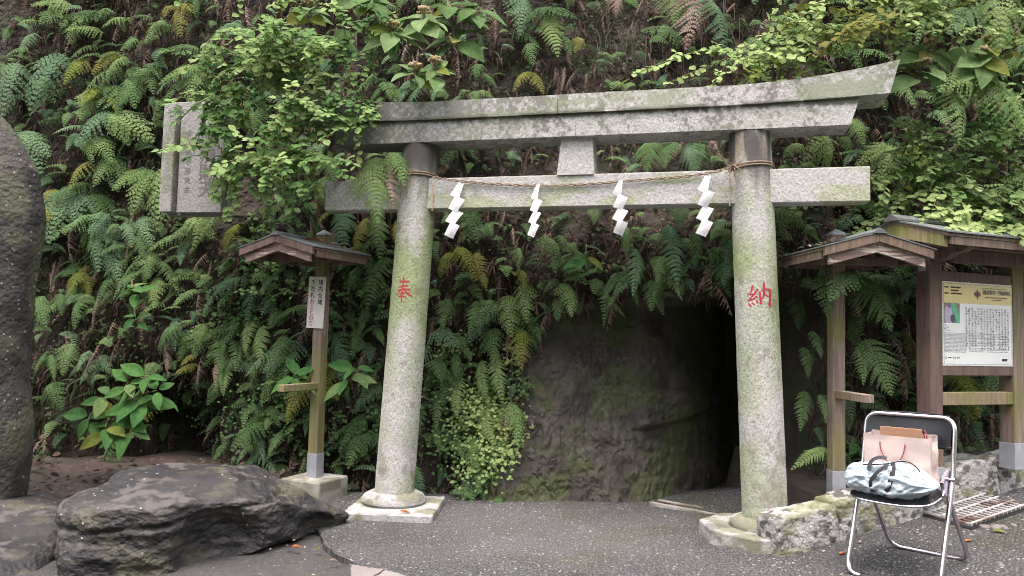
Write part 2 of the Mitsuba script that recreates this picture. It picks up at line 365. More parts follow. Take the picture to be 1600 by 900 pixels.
def grid(fn, us, vs, closed=False):
    """A sheet of the points fn(u, v) -> (n, 3)."""
    U, V = np.meshgrid(us, vs, indexing='ij')
    v = np.asarray(fn(U.ravel(), V.ravel()))
    nu, nv = len(us), len(vs)
    i, j = np.meshgrid(np.arange(nu - 1), np.arange(nv - 1), indexing='ij')
    a = (i * nv + j).ravel()
    f = np.vstack([np.stack([a, a + nv, a + nv + 1], 1), np.stack([a, a + nv + 1, a + 1], 1)])
    return trimesh.Trimesh(v, f, process=False)
def extrude(poly, depth):
    return cat_([trimesh.creation.extrude_polygon(g, depth, engine='earcut') for g in getattr(poly, 'geoms', [poly]) if g.area > 0])
def sub_noise(mesh, amp, freq, octaves=4, seed=0, ridge=False):
    v = np.array(mesh.vertices)
    n = np.array(mesh.vertex_normals)
    f = meshkit.fbm(v * freq, octaves, seed) - 0.5
    if ridge: f = 0.5 - np.abs(f) * 4
    mesh = mesh.copy()
    mesh.vertices = v + n * (amp * f)[:, None]
    return mesh

GLYPHS = json.loads('{"お":[[[66,67,67,71,71,73,86,64,91,60,91,58,88,54,86,54,75,63]],[[10,17,10,23,13,29,23,38,31,42,31,59,12,59,12,67,31,66,31,85,39,85,38,67,58,71,58,63,38,60,38,44,57,48,68,47,75,44,81,38,83,33,83,23,80,16,72,9,64,6,51,5,49,9,49,13,64,14,70,17,75,23,74,35,64,41,52,41,38,37,38,9,33,4,26,4,19,7,12,13],[19,18,23,13,28,12,31,13,31,33,26,32,19,26]]],"こ":[[[17,18,18,37,26,36,24,27,25,21,28,17,34,14,62,13,80,16,80,8,61,5,39,5,27,8,22,11]],[[23,75,74,75,74,68,55,66,23,67]]],"と":[[[19,21,20,32,22,36,35,49,22,80,30,82,37,63,42,54,66,66,73,72,75,71,78,66,76,63,56,54,38,43,30,35,27,24,30,17,43,12,60,12,81,15,81,7,59,4,37,5,24,11]]],"り":[[[20,50,24,84,32,84,29,60,41,75,50,79,61,78,69,72,75,59,76,38,74,29,67,17,60,11,45,4,35,3,32,7,32,10,41,11,55,17,65,28,68,39,67,59,64,66,59,71,51,72,43,69,37,63,30,50,28,29,21,29]]],"わ":[[[5,21,27,52,27,60,8,58,8,66,27,67,28,69,28,84,37,84,35,70,38,67,38,65,34,60,34,54,41,59,53,64,69,65,79,61,87,52,89,46,89,33,87,27,78,16,67,10,54,7,51,12,51,14,53,15,64,17,73,22,80,31,81,45,79,50,73,56,67,58,58,58,50,56,33,45,33,3,25,3,26,36,19,29,11,15]]],"亭":[[[6,80,45,80,45,82,41,87,48,89,54,80,90,80,90,74,6,74]],[[7,44,89,44,89,26,82,26,81,38,14,38,14,26,7,26]],[[19,25,19,31,78,31,78,25,53,25,53,3,46,0,31,0,29,4,29,7,43,6,46,7,46,25]],[[19,68,77,68,77,50,19,50],[27,63,26,55,70,55,70,63]]],"令":[[[4,54,5,56,17,61,33,72,49,89,55,86,54,81,61,74,77,63,93,56,92,53,87,49,68,60,48,76,37,66,18,53,8,49]],[[16,44,78,44,82,42,82,40,56,15,65,6,65,3,60,-1,48,10,30,21,30,23,35,27,50,18,67,37,16,37]],[[39,60,42,65,45,65,56,55,58,50,52,47,51,50]]],"倉":[[[3,59,4,61,15,64,27,70,36,76,48,89,53,87,53,82,67,71,82,64,91,62,92,59,89,55,76,58,75,30,27,30,25,29,25,24,77,24,77,0,70,0,69,2,30,2,29,-2,23,-2,22,17,15,6,11,2,9,2,9,4,5,6,5,8,12,14,18,27,20,39,20,58,7,54],[21,59,49,58,49,60,40,67,45,71,56,62,53,58,75,59,62,66,48,78,34,66],[29,9,70,8,70,18,29,18],[28,42,26,35,68,35,69,41],[28,53,28,47,69,48,68,53]]],"全":[[[3,51,3,53,13,57,31,70,40,79,47,90,52,88,54,81,62,73,82,58,93,53,89,46,79,52,78,52,78,47,52,47,52,31,78,31,78,25,52,25,52,9,89,9,89,2,7,2,8,9,44,9,44,25,19,25,19,31,44,31,44,46,19,47,18,52,10,47,7,47],[31,61,21,53,75,54,62,64,48,78]]],"内":[[[10,72,44,72,45,89,52,88,52,72,87,72,87,7,85,2,80,0,64,0,62,6,79,7,80,9,80,65,53,65,51,62,50,52,77,26,74,22,70,21,64,30,48,45,43,35,37,28,24,19,19,25,27,29,37,39,43,52,44,64,18,65,17,0,10,0]]],"千":[[[5,43,5,50,44,50,44,73,12,70,10,76,56,82,73,87,77,87,81,81,52,75,52,50,91,50,91,43,52,43,51,-1,44,-1,44,43]]],"域":[[[31,68,31,74,64,74,64,88,70,88,71,74,84,74,75,84,77,88,80,88,90,79,87,75,91,74,91,67,71,66,73,35,75,35,79,44,82,57,89,57,84,39,75,23,78,12,82,6,85,6,86,8,87,20,92,17,92,10,89,1,85,-1,77,1,70,14,56,1,53,0,49,4,68,23,65,43,64,67]],[[28,16,30,18,61,26,63,24,62,19,31,10]],[[34,58,58,58,58,30,34,30],[51,36,52,52,40,52,40,36]],[[5,14,4,20,14,25,14,58,4,58,4,65,14,65,14,87,21,87,21,65,30,65,30,58,21,58,21,28,30,32,32,25,8,13]]],"境":[[[29,4,31,6,42,9,47,14,50,23,50,25,40,25,40,52,84,52,84,25,72,25,72,9,74,7,84,7,87,17,91,15,91,6,88,2,68,2,65,7,64,25,56,24,53,11,46,4,37,0,32,0],[47,31,77,30,77,36,47,36],[47,42,77,41,77,47,47,47]],[[35,58,35,64,48,65,46,73,49,73,49,75,38,75,38,81,58,81,57,88,63,89,66,81,86,81,86,75,73,74,73,73,78,73,75,64,89,64,89,58],[52,74,55,64,67,64,72,74]],[[3,19,15,25,15,58,5,58,5,65,15,65,15,87,22,87,22,65,32,65,32,58,22,58,22,27,33,30,34,24,8,13,5,13]]],"天":[[[4,5,26,18,35,28,41,41,40,44,6,44,6,51,43,51,44,59,44,72,43,74,10,74,10,81,86,81,86,74,51,74,51,52,90,51,90,44,54,43,59,31,71,17,86,8,92,7,88,0,83,1,69,9,55,24,48,37,38,19,27,9,11,0,8,0]]],"宇":[[[7,78,44,78,41,86,46,88,49,87,53,78,89,78,89,57,82,57,81,71,14,71,14,57,7,57]],[[7,31,7,38,45,38,45,53,20,53,20,60,76,60,76,53,52,53,52,38,89,38,89,31,52,31,52,5,50,2,44,0,29,0,27,7,43,7,45,8,45,31]]],"川":[[[78,83,86,83,86,0,78,0]],[[46,8,46,79,53,79,53,8]],[[3,3,11,17,14,27,15,83,23,83,23,42,21,24,17,11,11,1,8,-1]]],"市":[[[5,67,5,74,45,74,45,78,40,85,41,88,44,89,48,88,54,74,91,74,91,67,51,67,51,54,83,54,82,14,75,11,62,11,59,17,75,18,75,47,51,47,51,0,44,0,44,47,22,47,21,11,14,11,14,54,44,54,44,67]]],"弁":[[[5,5,15,11,21,17,27,30,27,33,5,33,5,40,28,40,28,55,35,55,35,40,62,40,62,55,69,55,69,40,91,40,91,33,69,33,69,0,62,0,61,33,34,33,34,27,30,17,18,4,10,0]],[[13,56,11,64,24,71,41,89,43,89,48,87,49,85,30,69,28,65,69,66,69,68,58,78,58,80,61,82,65,82,81,66,87,59,87,57,82,53,75,60,37,59]]],"支":[[[7,0,4,7,22,10,36,15,40,18,29,29,20,45,12,45,12,52,44,53,44,67,7,67,7,74,44,74,44,89,52,88,52,74,88,74,88,67,52,66,52,52,77,52,80,50,80,47,74,36,56,17,71,11,92,7,88,0,65,5,49,13,46,13,36,7,12,0],[29,45,28,43,35,33,42,26,48,23,55,26,64,35,69,44]]],"有":[[[4,36,19,50,26,60,29,68,6,69,6,76,33,76,37,88,45,87,42,80,42,76,90,76,90,69,38,69,33,60,34,58,79,58,79,5,76,1,58,0,56,5,56,7,71,7,72,9,72,19,33,19,32,0,24,0,24,44,22,44,9,31],[32,26,72,25,72,35,32,35],[32,42,72,41,72,51,32,51]]],"札":[[[52,7,52,88,58,88,59,10,63,8,83,9,85,16,85,26,92,23,92,18,90,8,84,2,58,2,55,3]],[[2,23,13,38,21,58,21,60,5,60,5,67,23,67,23,88,30,88,30,67,47,67,47,60,30,60,30,56,45,41,46,38,41,33,34,44,30,46,30,-1,23,-1,23,44,21,44,13,25,7,17]]],"洗":[[[25,4,26,6,34,9,40,15,44,23,46,34,46,41,29,41,29,48,58,48,58,66,43,66,36,51,30,55,37,68,41,86,49,86,46,73,57,73,58,89,64,89,65,73,88,73,88,66,65,66,65,49,92,48,92,41,73,40,73,8,75,7,85,7,87,11,87,21,89,21,93,19,92,5,89,1,85,0,69,1,66,5,66,41,54,41,51,22,46,11,38,3,30,-1]],[[9,82,9,84,14,87,23,82,29,76,24,71,17,78]],[[7,4,7,7,10,10,21,35,23,36,27,33,27,31,20,14,13,1]],[[4,56,7,61,10,61,19,56,25,50,20,45]]],"社":[[[37,10,62,10,62,51,41,51,41,58,62,58,62,89,70,89,70,58,90,58,90,51,70,51,70,10,92,10,92,3,37,3]],[[3,33,3,36,8,38,20,49,29,62,29,65,5,65,5,72,24,72,19,82,16,84,16,86,21,89,30,77,26,72,37,72,39,70,35,59,28,49,40,36,40,33,36,29,29,39,26,40,26,-1,19,0,19,37,15,36,7,28]]],"神":[[[41,73,61,73,62,89,68,89,68,73,89,73,89,23,82,23,81,26,68,26,68,-1,61,0,61,26,48,26,48,22,41,22],[68,34,82,33,82,46,69,47],[68,54,82,53,82,66,68,66],[48,34,61,33,61,47,48,47],[48,54,61,53,61,66,48,66]],[[3,34,21,51,28,62,28,65,5,65,5,72,23,72,21,78,15,85,21,88,29,78,29,76,25,72,35,72,38,69,27,48,39,36,39,34,36,30,34,30,27,40,25,40,24,-1,18,0,18,37,7,28]]],"福":[[[2,31,17,44,29,62,28,64,5,64,6,71,20,71,13,84,13,86,19,88,26,75,22,71,35,71,38,69,37,63,28,47,38,37,40,37,40,42,90,42,90,0,83,0,82,4,47,4,46,-1,40,-1,40,34,38,34,35,30,26,40,25,39,25,0,18,0,18,34,14,33,6,25],[67,11,83,10,83,20,67,20],[67,27,83,26,83,36,67,36],[46,11,61,10,61,20,46,20],[46,27,61,26,61,36,46,36]],[[39,84,90,84,90,78,39,78]],[[45,71,85,71,85,49,45,49],[78,55,79,65,51,65,51,55]]],"財":[[[43,19,58,35,70,58,69,59,45,59,45,66,73,66,73,88,80,88,80,66,92,66,92,59,80,59,79,2,72,-1,62,-1,59,5,72,6,73,7,73,47,71,47,61,28,49,15,47,15,45,19]],[[29,19,35,22,45,6,38,3]],[[8,85,42,85,42,24,8,24],[15,31,35,30,35,42,15,42],[16,79,15,67,35,67,35,79],[35,60,15,61,15,48,35,48]],[[3,3,11,12,15,22,22,20,16,7,9,-1]]],"賀":[[[6,3,6,5,17,7,33,13,33,15,17,15,17,54,80,54,80,15,62,15,62,13,88,5,90,4,90,2,83,-1,74,4,57,9,57,11,61,13,61,15,34,15,34,13,39,12,39,10,27,4,12,-1,10,-1],[25,26,25,20,73,21,72,26],[25,38,25,31,73,32,72,38],[25,49,25,43,73,44,72,49]],[[55,84,87,84,87,59,55,59],[61,66,80,65,80,78,61,78]],[[7,53,4,59,9,60,17,67,20,74,20,76,6,76,6,82,22,82,23,89,29,89,29,82,48,82,48,69,46,61,44,59,29,59,28,64,40,65,42,75,28,76,23,64,19,59,9,53]]],"辨":[[[59,44,59,50,66,51,63,67,69,67,72,55,71,50,78,50,82,68,88,67,84,51,92,50,92,44,79,44,79,31,91,30,91,24,79,24,78,-1,72,-1,72,24,60,24,60,30,72,30,72,44]],[[60,70,60,76,73,76,69,84,69,87,71,88,75,88,80,76,91,76,91,70]],[[33,4,43,15,48,27,50,38,50,88,56,88,56,35,54,25,51,16,46,8,38,0]],[[4,44,4,50,12,50,9,64,10,68,14,68,15,66,17,58,16,50,23,50,27,68,33,67,28,50,36,50,37,45,39,52,40,69,45,69,45,54,42,38,36,39,37,44,24,44,24,32,35,32,35,26,23,26,21,13,15,3,11,0,6,3,6,5,9,6,15,15,16,26,5,26,5,32,17,32,17,44]],[[5,76,17,76,14,87,20,88,25,76,35,76,35,70,5,70]]],"金":[[[3,57,23,66,32,72,43,82,47,89,54,87,53,82,60,75,72,67,86,60,92,59,93,57,89,52,81,54,74,58,73,53,52,53,52,40,85,40,85,33,52,33,52,9,90,9,90,3,7,2,7,9,44,9,44,33,11,33,11,40,44,40,44,52,23,53,22,57,8,51],[49,77,28,60,69,61,57,69]],[[61,12,61,15,66,21,70,31,76,29,76,25,67,11]],[[19,28,24,31,26,30,32,20,34,13,30,11,27,12,25,19]]],"銭":[[[2,63,13,75,20,89,28,88,44,70,59,71,59,89,66,89,66,72,84,73,83,76,73,82,71,85,76,88,83,84,88,79,85,74,89,73,90,67,66,65,66,62,67,57,87,58,88,52,68,51,67,49,68,42,91,44,92,38,69,35,71,24,72,24,77,27,82,35,89,33,85,26,75,15,76,11,80,7,84,6,87,9,88,19,92,17,93,10,91,3,86,-1,80,-1,75,1,69,11,67,11,51,2,42,-1,38,6,52,10,65,17,62,35,43,33,43,40,61,42,60,50,45,49,45,55,60,56,59,65,43,63,42,68,37,66,34,72,25,81,13,64,37,64,37,58,27,58,27,48,40,48,40,42,27,42,27,14,42,16,42,10,6,2,5,9,20,12,20,41,5,42,5,48,20,48,20,57,10,58,9,61,6,59]],[[30,20,34,37,40,36,35,18]],[[11,17,8,36,13,36,16,24,15,17]]],"鎌":[[[5,58,3,66,14,76,21,89,27,87,25,82,37,71,38,73,52,73,51,78,46,84,46,86,49,88,52,88,59,77,56,75,56,73,66,73,75,88,81,86,74,73,90,73,90,67,71,67,71,60,86,60,86,47,92,47,92,42,86,41,86,28,75,28,74,27,80,17,92,6,89,2,87,2,71,19,71,-1,65,-1,65,28,59,28,57,26,57,-1,51,0,50,17,43,5,39,1,37,1,34,6,42,13,49,27,49,28,40,28,40,33,51,34,51,41,38,42,38,47,51,47,51,55,40,55,40,60,51,60,51,67,38,68,34,64,34,58,25,57,25,47,36,47,36,41,25,41,25,14,36,16,36,10,6,3,5,10,19,12,19,40,5,41,5,47,19,47,19,57,11,58,10,62],[71,34,80,33,80,41,71,41],[71,48,80,47,80,55,71,55],[57,34,65,33,65,41,57,41],[57,61,65,60,65,67,57,67],[58,54,57,47,65,47,65,55],[22,76,13,64,33,65]],[[27,19,31,36,37,35,32,18]],[[10,16,7,35,12,34,15,20,14,17]]],"高":[[[6,78,45,78,43,87,49,89,53,78,90,78,90,72,6,72]],[[9,42,87,42,86,2,82,0,70,0,69,3,69,5,78,5,80,6,80,36,17,36,16,-1,9,-1]],[[20,67,76,67,76,47,20,47],[28,53,69,52,69,62,28,62,27,60]],[[27,30,68,30,68,10,35,10,34,5,27,5],[35,25,34,15,61,15,61,25]]]}')
def glyph(ch, size):
    """The outline of a character in a box of the given side, its lower left corner at the origin."""
    gs = []
    for rings in GLYPHS[ch]:
        rr = [np.array(r, float).reshape(-1, 2) * size / 96 for r in rings]
        gs.append(sg.Polygon(rr[0], rr[1:]).buffer(0))
    return shapely.unary_union(gs)
def column(text, size, pitch, depth=0.0006, weight=0.0):
    """A column of upright characters going down from the origin (x centred) as one mesh in the xz plane, facing -y."""
    out = []
    for k, ch in enumerate(text):
        if ch == ' ': continue
        g = glyph(ch, size)
        if weight: g = g.buffer(weight)
        m = extrude(g, depth)
        v = np.array(m.vertices)
        out.append(trimesh.Trimesh(np.stack([v[:, 0] - size / 2, -v[:, 2], v[:, 1] - size - k * pitch], 1), m.faces, process=False))
    return cat_(out)
# ------------------------------------------------------------------ the lie of the land
CX = np.array([-9, -6, -4, -3, -2, -1.2, -0.6, -0.1, 0.5, 1.2, 2.3, 3.0, 4.0, 5.5, 9.0])
CY0 = np.array([7.8, 7.7, 7.6, 7.5, 7.25, 7.15, 7.1, 6.98, 6.90, 6.85, 6.62, 6.6, 6.6, 6.7, 7.2])
CY5 = np.array([8.4, 8.2, 8.0, 7.8, 7.6, 7.5, 7.5, 7.45, 7.4, 7.3, 7.0, 6.75, 6.6, 6.6, 7.2])
def sstep(a, b, x):
    t = np.clip((x - a) / (b - a), 0, 1)
    return t * t * (3 - 2 * t)
def cave_mask(X, z, soft=0.0):
    """1 inside the mouth of the tunnel, 0 on the bank round it."""
    left = np.interp(z, [-0.5, 0.0, 0.35, 0.7, 1.1, 1.6, 2.2], [-0.3, -0.12, -0.02, 0.14, 0.2, 0.28, 0.6])
    lip = np.interp(X, [0.0, 0.4, 0.8, 1.5, 2.1, 2.4], [1.5, 1.62, 1.7, 1.78, 1.84, 1.86])
    w = 0.05 * (meshkit.noise(np.stack([X * 3, z * 3, X * 0], -1), 3) - 0.5)
    return sstep(-0.03 - soft, 0.05, X - left + w) * sstep(-0.03, 0.05, lip - z + w) * sstep(0.0, 0.05, 2.45 - X)
def cliff_y(X, z):
    """Depth of the bank's surface."""
    X, z = np.asarray(X, float), np.asarray(z, float)
    t = np.clip(z / 5, 0, 2.2)
    y = np.interp(X, CX, CY0) * (1 - t) + np.interp(X, CX, CY5) * t
    P = np.stack([X, z, 0 * X], -1)
    y = y + 0.34 * (meshkit.fbm(P * 0.9, 3, 11) - 0.5) + 0.16 * (meshkit.fbm(P * 4.0, 3, 5) - 0.5)
    y = y - 0.42 * sstep(2.40, 2.50, X) * sstep(3.1, 2.8, X) * sstep(2.3, 1.9, z)       # right jamb of the tunnel
    y = y + 0.75 * np.exp(-((X + 3.25) / 0.45) ** 2) * sstep(1.15, 0.55, z)       # hollow beside the standing stone
    # the bank overhangs the tunnel mouth
    y = y - (0.50 + 0.16 * sstep(0.8, 1.8, X)) * np.exp(-((z - 2.0) / np.where(z > 2.0, 1.1, 0.42)) ** 2) * sstep(0.0, 0.5, X) * sstep(2.9, 2.4, X)
    rock = 6.70 + 0.20 * np.clip(z, 0, 3) + 0.75 * np.clip(X - 1.15, 0, 9) ** 1.2 + 1.0 * sstep(1.5, 2.9, X)
    rock = rock + 0.16 * (meshkit.fbm(P * np.array([1.1, 1.3, 1]), 3, 21) - 0.5)
    wv = 0.25 * (meshkit.fbm(P * 1.5, 2, 31) - 0.5)
    chip = meshkit.fbm(np.stack([X * 15 + 8 * wv, z * 6 + 6 * wv + X * 2, 0 * X], -1), 4, 22)
    rock = rock + 0.026 * (1 - np.abs(chip - 0.5) * 4) * sstep(1.25, 0.9, z) + 0.03 * (meshkit.fbm(P * np.array([4.0, 19.0, 1]), 4, 24) - 0.5)
    rock = rock + 0.07 * sstep(0.93, 0.97, z + 0.10 * (X - 1.0) + wv * 0.3) * sstep(0.7, 1.0, X) - 0.06 * sstep(0.60, 0.63, z - 0.18 * (X - 1.2) + wv * 0.4) * sstep(1.0, 1.3, X)
    m = cave_mask(X, z, 0.28)
    return y * (1 - m) + rock * m
def ground_z(X, Y):
    """The road climbs along the kerb to the right; level in front of the gate."""
    X, Y = np.asarray(X, float), np.asarray(Y, float)
    a = (X - 1.78) * 0.929 + (Y - 5.15) * 0.370; n = -(X - 1.78) * 0.370 + (Y - 5.15) * 0.929
    p = 0.156 * a + 0.035 * np.clip(n, -2.5, 0) - 0.01
    return 0.5 * (p + np.sqrt(p * p + 0.0009)) - 0.22 * sstep(6.7, 8.0, Y) * sstep(1.1, 1.9, X) * sstep(2.9, 2.3, X)

# ------------------------------------------------------------------ ground and bank
def warp(n, a, b, f0, f1):
    """n values from a to b, dense between f0 and f1."""
    return np.unique(np.concatenate([np.linspace(a, f0, max(4, n // 8)), np.linspace(f0, f1, n), np.linspace(f1, b, max(4, n // 8))]))
gx, gy = warp(170, -60, 60, -5.5, 6.0), warp(130, -40, 60, 2.5, 9.5)
def ground_fn(u, v):
    near = np.exp(-((u / 14) ** 2 + ((v - 5) / 14) ** 2))
    z = ground_z(np.clip(u, -12, 12), np.clip(v, -6, 20))
    P = np.stack([u, v, 0 * u], -1)
    return np.stack([u, v, z - 0.03 + 0.02 * (meshkit.fbm(P * 1.7, 3, 2) - 0.5) * near], -1)
struct('ground', grid(ground_fn, gx, gy), 'old_paving_surface', True, 'old worn grey paving in front of the gate')

# the newer asphalt, a sheet about 2 cm thick with a broken left edge
edge_y = np.linspace(-6.0, 6.92, 330)
edge_x = np.interp(edge_y, [-6, 3.9, 4.35, 4.62, 4.72, 4.95, 5.2, 5.5, 5.75, 6.2, 6.92], [-0.4, -0.5, -0.72, -0.74, -0.83, -1.02, -1.18, -1.28, -1.42, -1.6, -1.9])
edge_x = edge_x + 0.05 * (meshkit.fbm(np.stack([edge_y * 9, 0 * edge_y, 0 * edge_y], -1), 4, 8) - 0.5)
us = np.r_[0, np.linspace(0.0, 1, 150) ** 1.25]
def asphalt_fn(i, j):
    j = j.astype(int); y = edge_y[j]; x0 = edge_x[j]
    x = x0 + (9.0 - x0) * us[i.astype(int)]
    z = ground_z(x, y) + 0.004 + 0.012 * (meshkit.fbm(np.stack([x * 2, y * 2, 0 * x], -1), 3, 4) - 0.5)
    z = np.where(i == 0, z - 0.05, z)
    return np.stack([x, y, z], -1)
am = grid(asphalt_fn, np.arange(len(us)), np.arange(len(edge_y)))
struct('asphalt', am, 'asphalt_surface', 25, 'dark grey asphalt with pale stone chips, rising to the right')
# floor of the tunnel, seen past the threshold
def tunnel_floor(u, v):
    return np.stack([u, v, ground_z(u, v) + 0.002], -1)
struct('tunnel_floor', grid(tunnel_floor, np.linspace(0.3, 3.2, 30), np.linspace(6.921, 13, 40)), 'old_paving_surface', True, 'dark floor of the tunnel behind the gate')

xs = np.unique(np.r_[np.linspace(-60, -6, 14), np.linspace(-6, -0.4, 130), np.linspace(-0.4, 2.6, 190), np.linspace(2.6, 6.5, 100), np.linspace(6.5, 60, 14)])
zs = np.unique(np.r_[np.linspace(-0.4, 2.2, 140), np.linspace(2.2, 5.2, 110), np.linspace(5.2, 9.5, 26)])
def cliff_fn(u, v):
    X = np.clip(u, -9, 9)
    return np.stack([u, cliff_y(X, v) + np.maximum(np.abs(u) - 9, 0) * 0.12, v], -1)
cl = grid(cliff_fn, xs, zs)
cen = cl.triangles_center
rocky = (cave_mask(cen[:, 0], cen[:, 2], 0.28) > 0.3) & (np.abs(cen[:, 0]) < 3.2)
def pick(m, mask):
    s = trimesh.Trimesh(m.vertices, m.faces[mask], process=False)
    s.remove_unreferenced_vertices()
    s.fix_normals = None
    return s
def flip(m):
    return trimesh.Trimesh(m.vertices, m.faces[:, ::-1], process=False)
struct('hillside', flip(pick(cl, ~rocky)), 'cliff_earth', True, 'steep dark earth bank under the ferns')
struct('tunnel_rock_wall', flip(pick(cl, rocky)), 'tunnel_rock', True, 'hewn dark rock wall inside the tunnel mouth behind the gate')
top_far = grid(lambda u, v: np.stack([u, 8.9 + v * 0.9 + 0.12 * np.maximum(np.abs(u) - 9, 0), 9.4 + 0 * v + 0.55 * v], -1), np.linspace(-60, 60, 30), np.linspace(-1.2, 30, 12))
struct('hilltop', top_far, 'cliff_earth', True, 'wooded hill above the bank')

# the wooded slope across the road, behind the camera
def across(u, v):
    P = np.stack([u, v, 0 * u], -1)
    return np.stack([u, -9 - 0.75 * v, -0.4 + 0.95 * v + 2.2 * (meshkit.fbm(P * 0.35, 4, 41) - 0.5) * sstep(0, 3, v)], -1)
struct('opposite_hillside', grid(across, np.linspace(-55, 55, 120), np.linspace(0, 17, 40)), 'far_woods', True, 'wooded slope across the road')

# soil behind the kerb
KD = unit([0.93, 0.37]); KN = np.array([-KD[1], KD[0]]); K0 = np.array([1.78, 5.15])
def kerb_pt(a, n):
    return K0 + np.outer(np.atleast_1d(a), KD) + np.outer(np.atleast_1d(n), KN)
def bed_fn(a, n):
    a = np.maximum(a, 0.0) + 0.42 + 0.32 * n
    p = K0 + a[:, None] * KD + n[:, None] * KN
    k = K0 + a[:, None] * KD
    z = ground_z(k[:, 0], k[:, 1]) + 0.17 + 0.03 * n + 0.05 * (meshkit.fbm(np.stack([p[:, 0] * 4, p[:, 1] * 4, 0 * a], -1), 3, 6) - 0.5)
    z = z - 0.4 * sstep(0.12, 0.0, a - 0.42 - 0.32 * n)
    return np.stack([p[:, 0], p[:, 1], z], -1)
struct('planting_bed', grid(bed_fn, np.linspace(0.0, 5, 80), np.linspace(0.1, 2.0, 36)), 'soil_surface', True, 'bare brown soil behind the kerb')

def bank_foot(u, v):
    P = np.stack([u, v, 0 * u], -1)
    return np.stack([u, v, 0.03 + 0.10 * sstep(6.2, 7.2, v) + 0.07 * (meshkit.fbm(P * 3, 4, 61) - 0.5) - 0.2 * sstep(6.35, 6.2, v + 0.15 * (meshkit.fbm(P * 2, 2, 62) - 0.5)) - 0.2 * sstep(-1.95, -1.8, u)], -1)
struct('bank_soil', grid(bank_foot, np.linspace(-6, -1.8, 70), np.linspace(6.1, 8.6, 50)), 'soil_surface', True, 'dark soil at the foot of the bank behind the boulder')

# ------------------------------------------------------------------ the gate
L0 = np.array([-0.90, 6.30, 0.0]); R0 = np.array([1.83, 5.60, 0.0])
GU = unit(R0 - L0); GN = np.array([-GU[1], GU[0], 0]); SPAN = float(np.linalg.norm(R0 - L0))
GATE = frame(L0, GU, GN, [0, 0, 1])
gate = thing('stone_gate', 'tall grey granite shrine gate with curved double lintel, stained with moss', 'gate')
PB = {0: (np.array([0, 0, 0.06]), np.array([0.142, 0, 2.93])), 1: (np.array([SPAN, 0, 0.06]), np.array([SPAN - 0.122, 0, 2.93]))}
def pillar_frame(k):
    a, b = PB[k]
    z = unit(b - a); x = unit(np.cross([0, 1, 0], z)); y = np.cross(z, x)
    return frame(a, x, y, z), float(np.linalg.norm(b - a))
PR = lambda h: 0.156 - 0.003 * h
def stroke(pts, ws):
    pts = np.asarray(pts, float)
    n = 14
    s = np.linspace(0, len(pts) - 1, n)
    q = np.stack([np.interp(s, range(len(pts)), pts[:, k]) for k in (0, 1)], 1)
    w = np.interp(s, np.linspace(0, len(pts) - 1, len(ws)), ws)
    blobs = [sg.Point(*p).buffer(r / 2, 6) for p, r in zip(q, w)]
    return shapely.unary_union([shapely.unary_union([a, b]).convex_hull for a, b in zip(blobs, blobs[1:])])
HOU = [([(415, 170), (415, 250), (395, 480)], (48, 40, 34)), ([(325, 265), (550, 245)], (38, 46)), ([(315, 397), (520, 357)], (36, 42)),
       ([(275, 482), (420, 445), (595, 447)], (36, 38, 44)), ([(350, 480), (300, 560), (222, 614)], (44, 34, 8)), ([(465, 480), (560, 560), (676, 612)], (26, 62, 14)),
       ([(362, 555), (450, 547)], (34, 40)), ([(318, 635), (492, 627)], (34, 38)), ([(405, 520), (400, 780)], (48, 22))]
NOU = [([(445, 248), (400, 385)], (52, 34)), ([(322, 430), (450, 438)], (38, 42)), ([(548, 330), (450, 465), (370, 530)], (46, 40, 30)),
       ([(340, 575), (450, 552), (530, 490)], (46, 44, 38)), ([(520, 592), (545, 632)], (32, 44)), ([(342, 655), (374, 712)], (38, 48)), ([(415, 640), (462, 680)], (30, 42)),
       ([(597, 400), (615, 655)], (54, 60)), ([(700, 195), (705, 330), (690, 480), (642, 545)], (60, 56, 46, 16)), ([(648, 365), (760, 322), (862, 352)], (38, 44, 50)),
       ([(850, 350), (842, 715)], (54, 60)), ([(842, 715), (775, 655)], (50, 22)), ([(732, 465), (800, 497)], (30, 42))]
def wrapped(strokes, mid, scale, ang0, h0, radius):
    g = shapely.unary_union([stroke(p, w) for p, w in strokes])
    m = extrude(g, 1.0)
    m = trimesh.Trimesh(*trimesh.remesh.subdivide_to_size(m.vertices, m.faces, 60, max_iter=8), process=False)
    v = np.array(m.vertices)
    du, dv = (v[:, 0] - mid[0]) * scale, -(v[:, 1] - mid[1]) * scale
    h = h0 + dv
    r = PR(h) + np.where(v[:, 2] > 0.5, radius, -0.004)
    a = ang0 + du / 0.152
    return trimesh.Trimesh(np.stack([r * np.sin(a), -r * np.cos(a), h], 1), m.faces[:, ::-1], process=False)
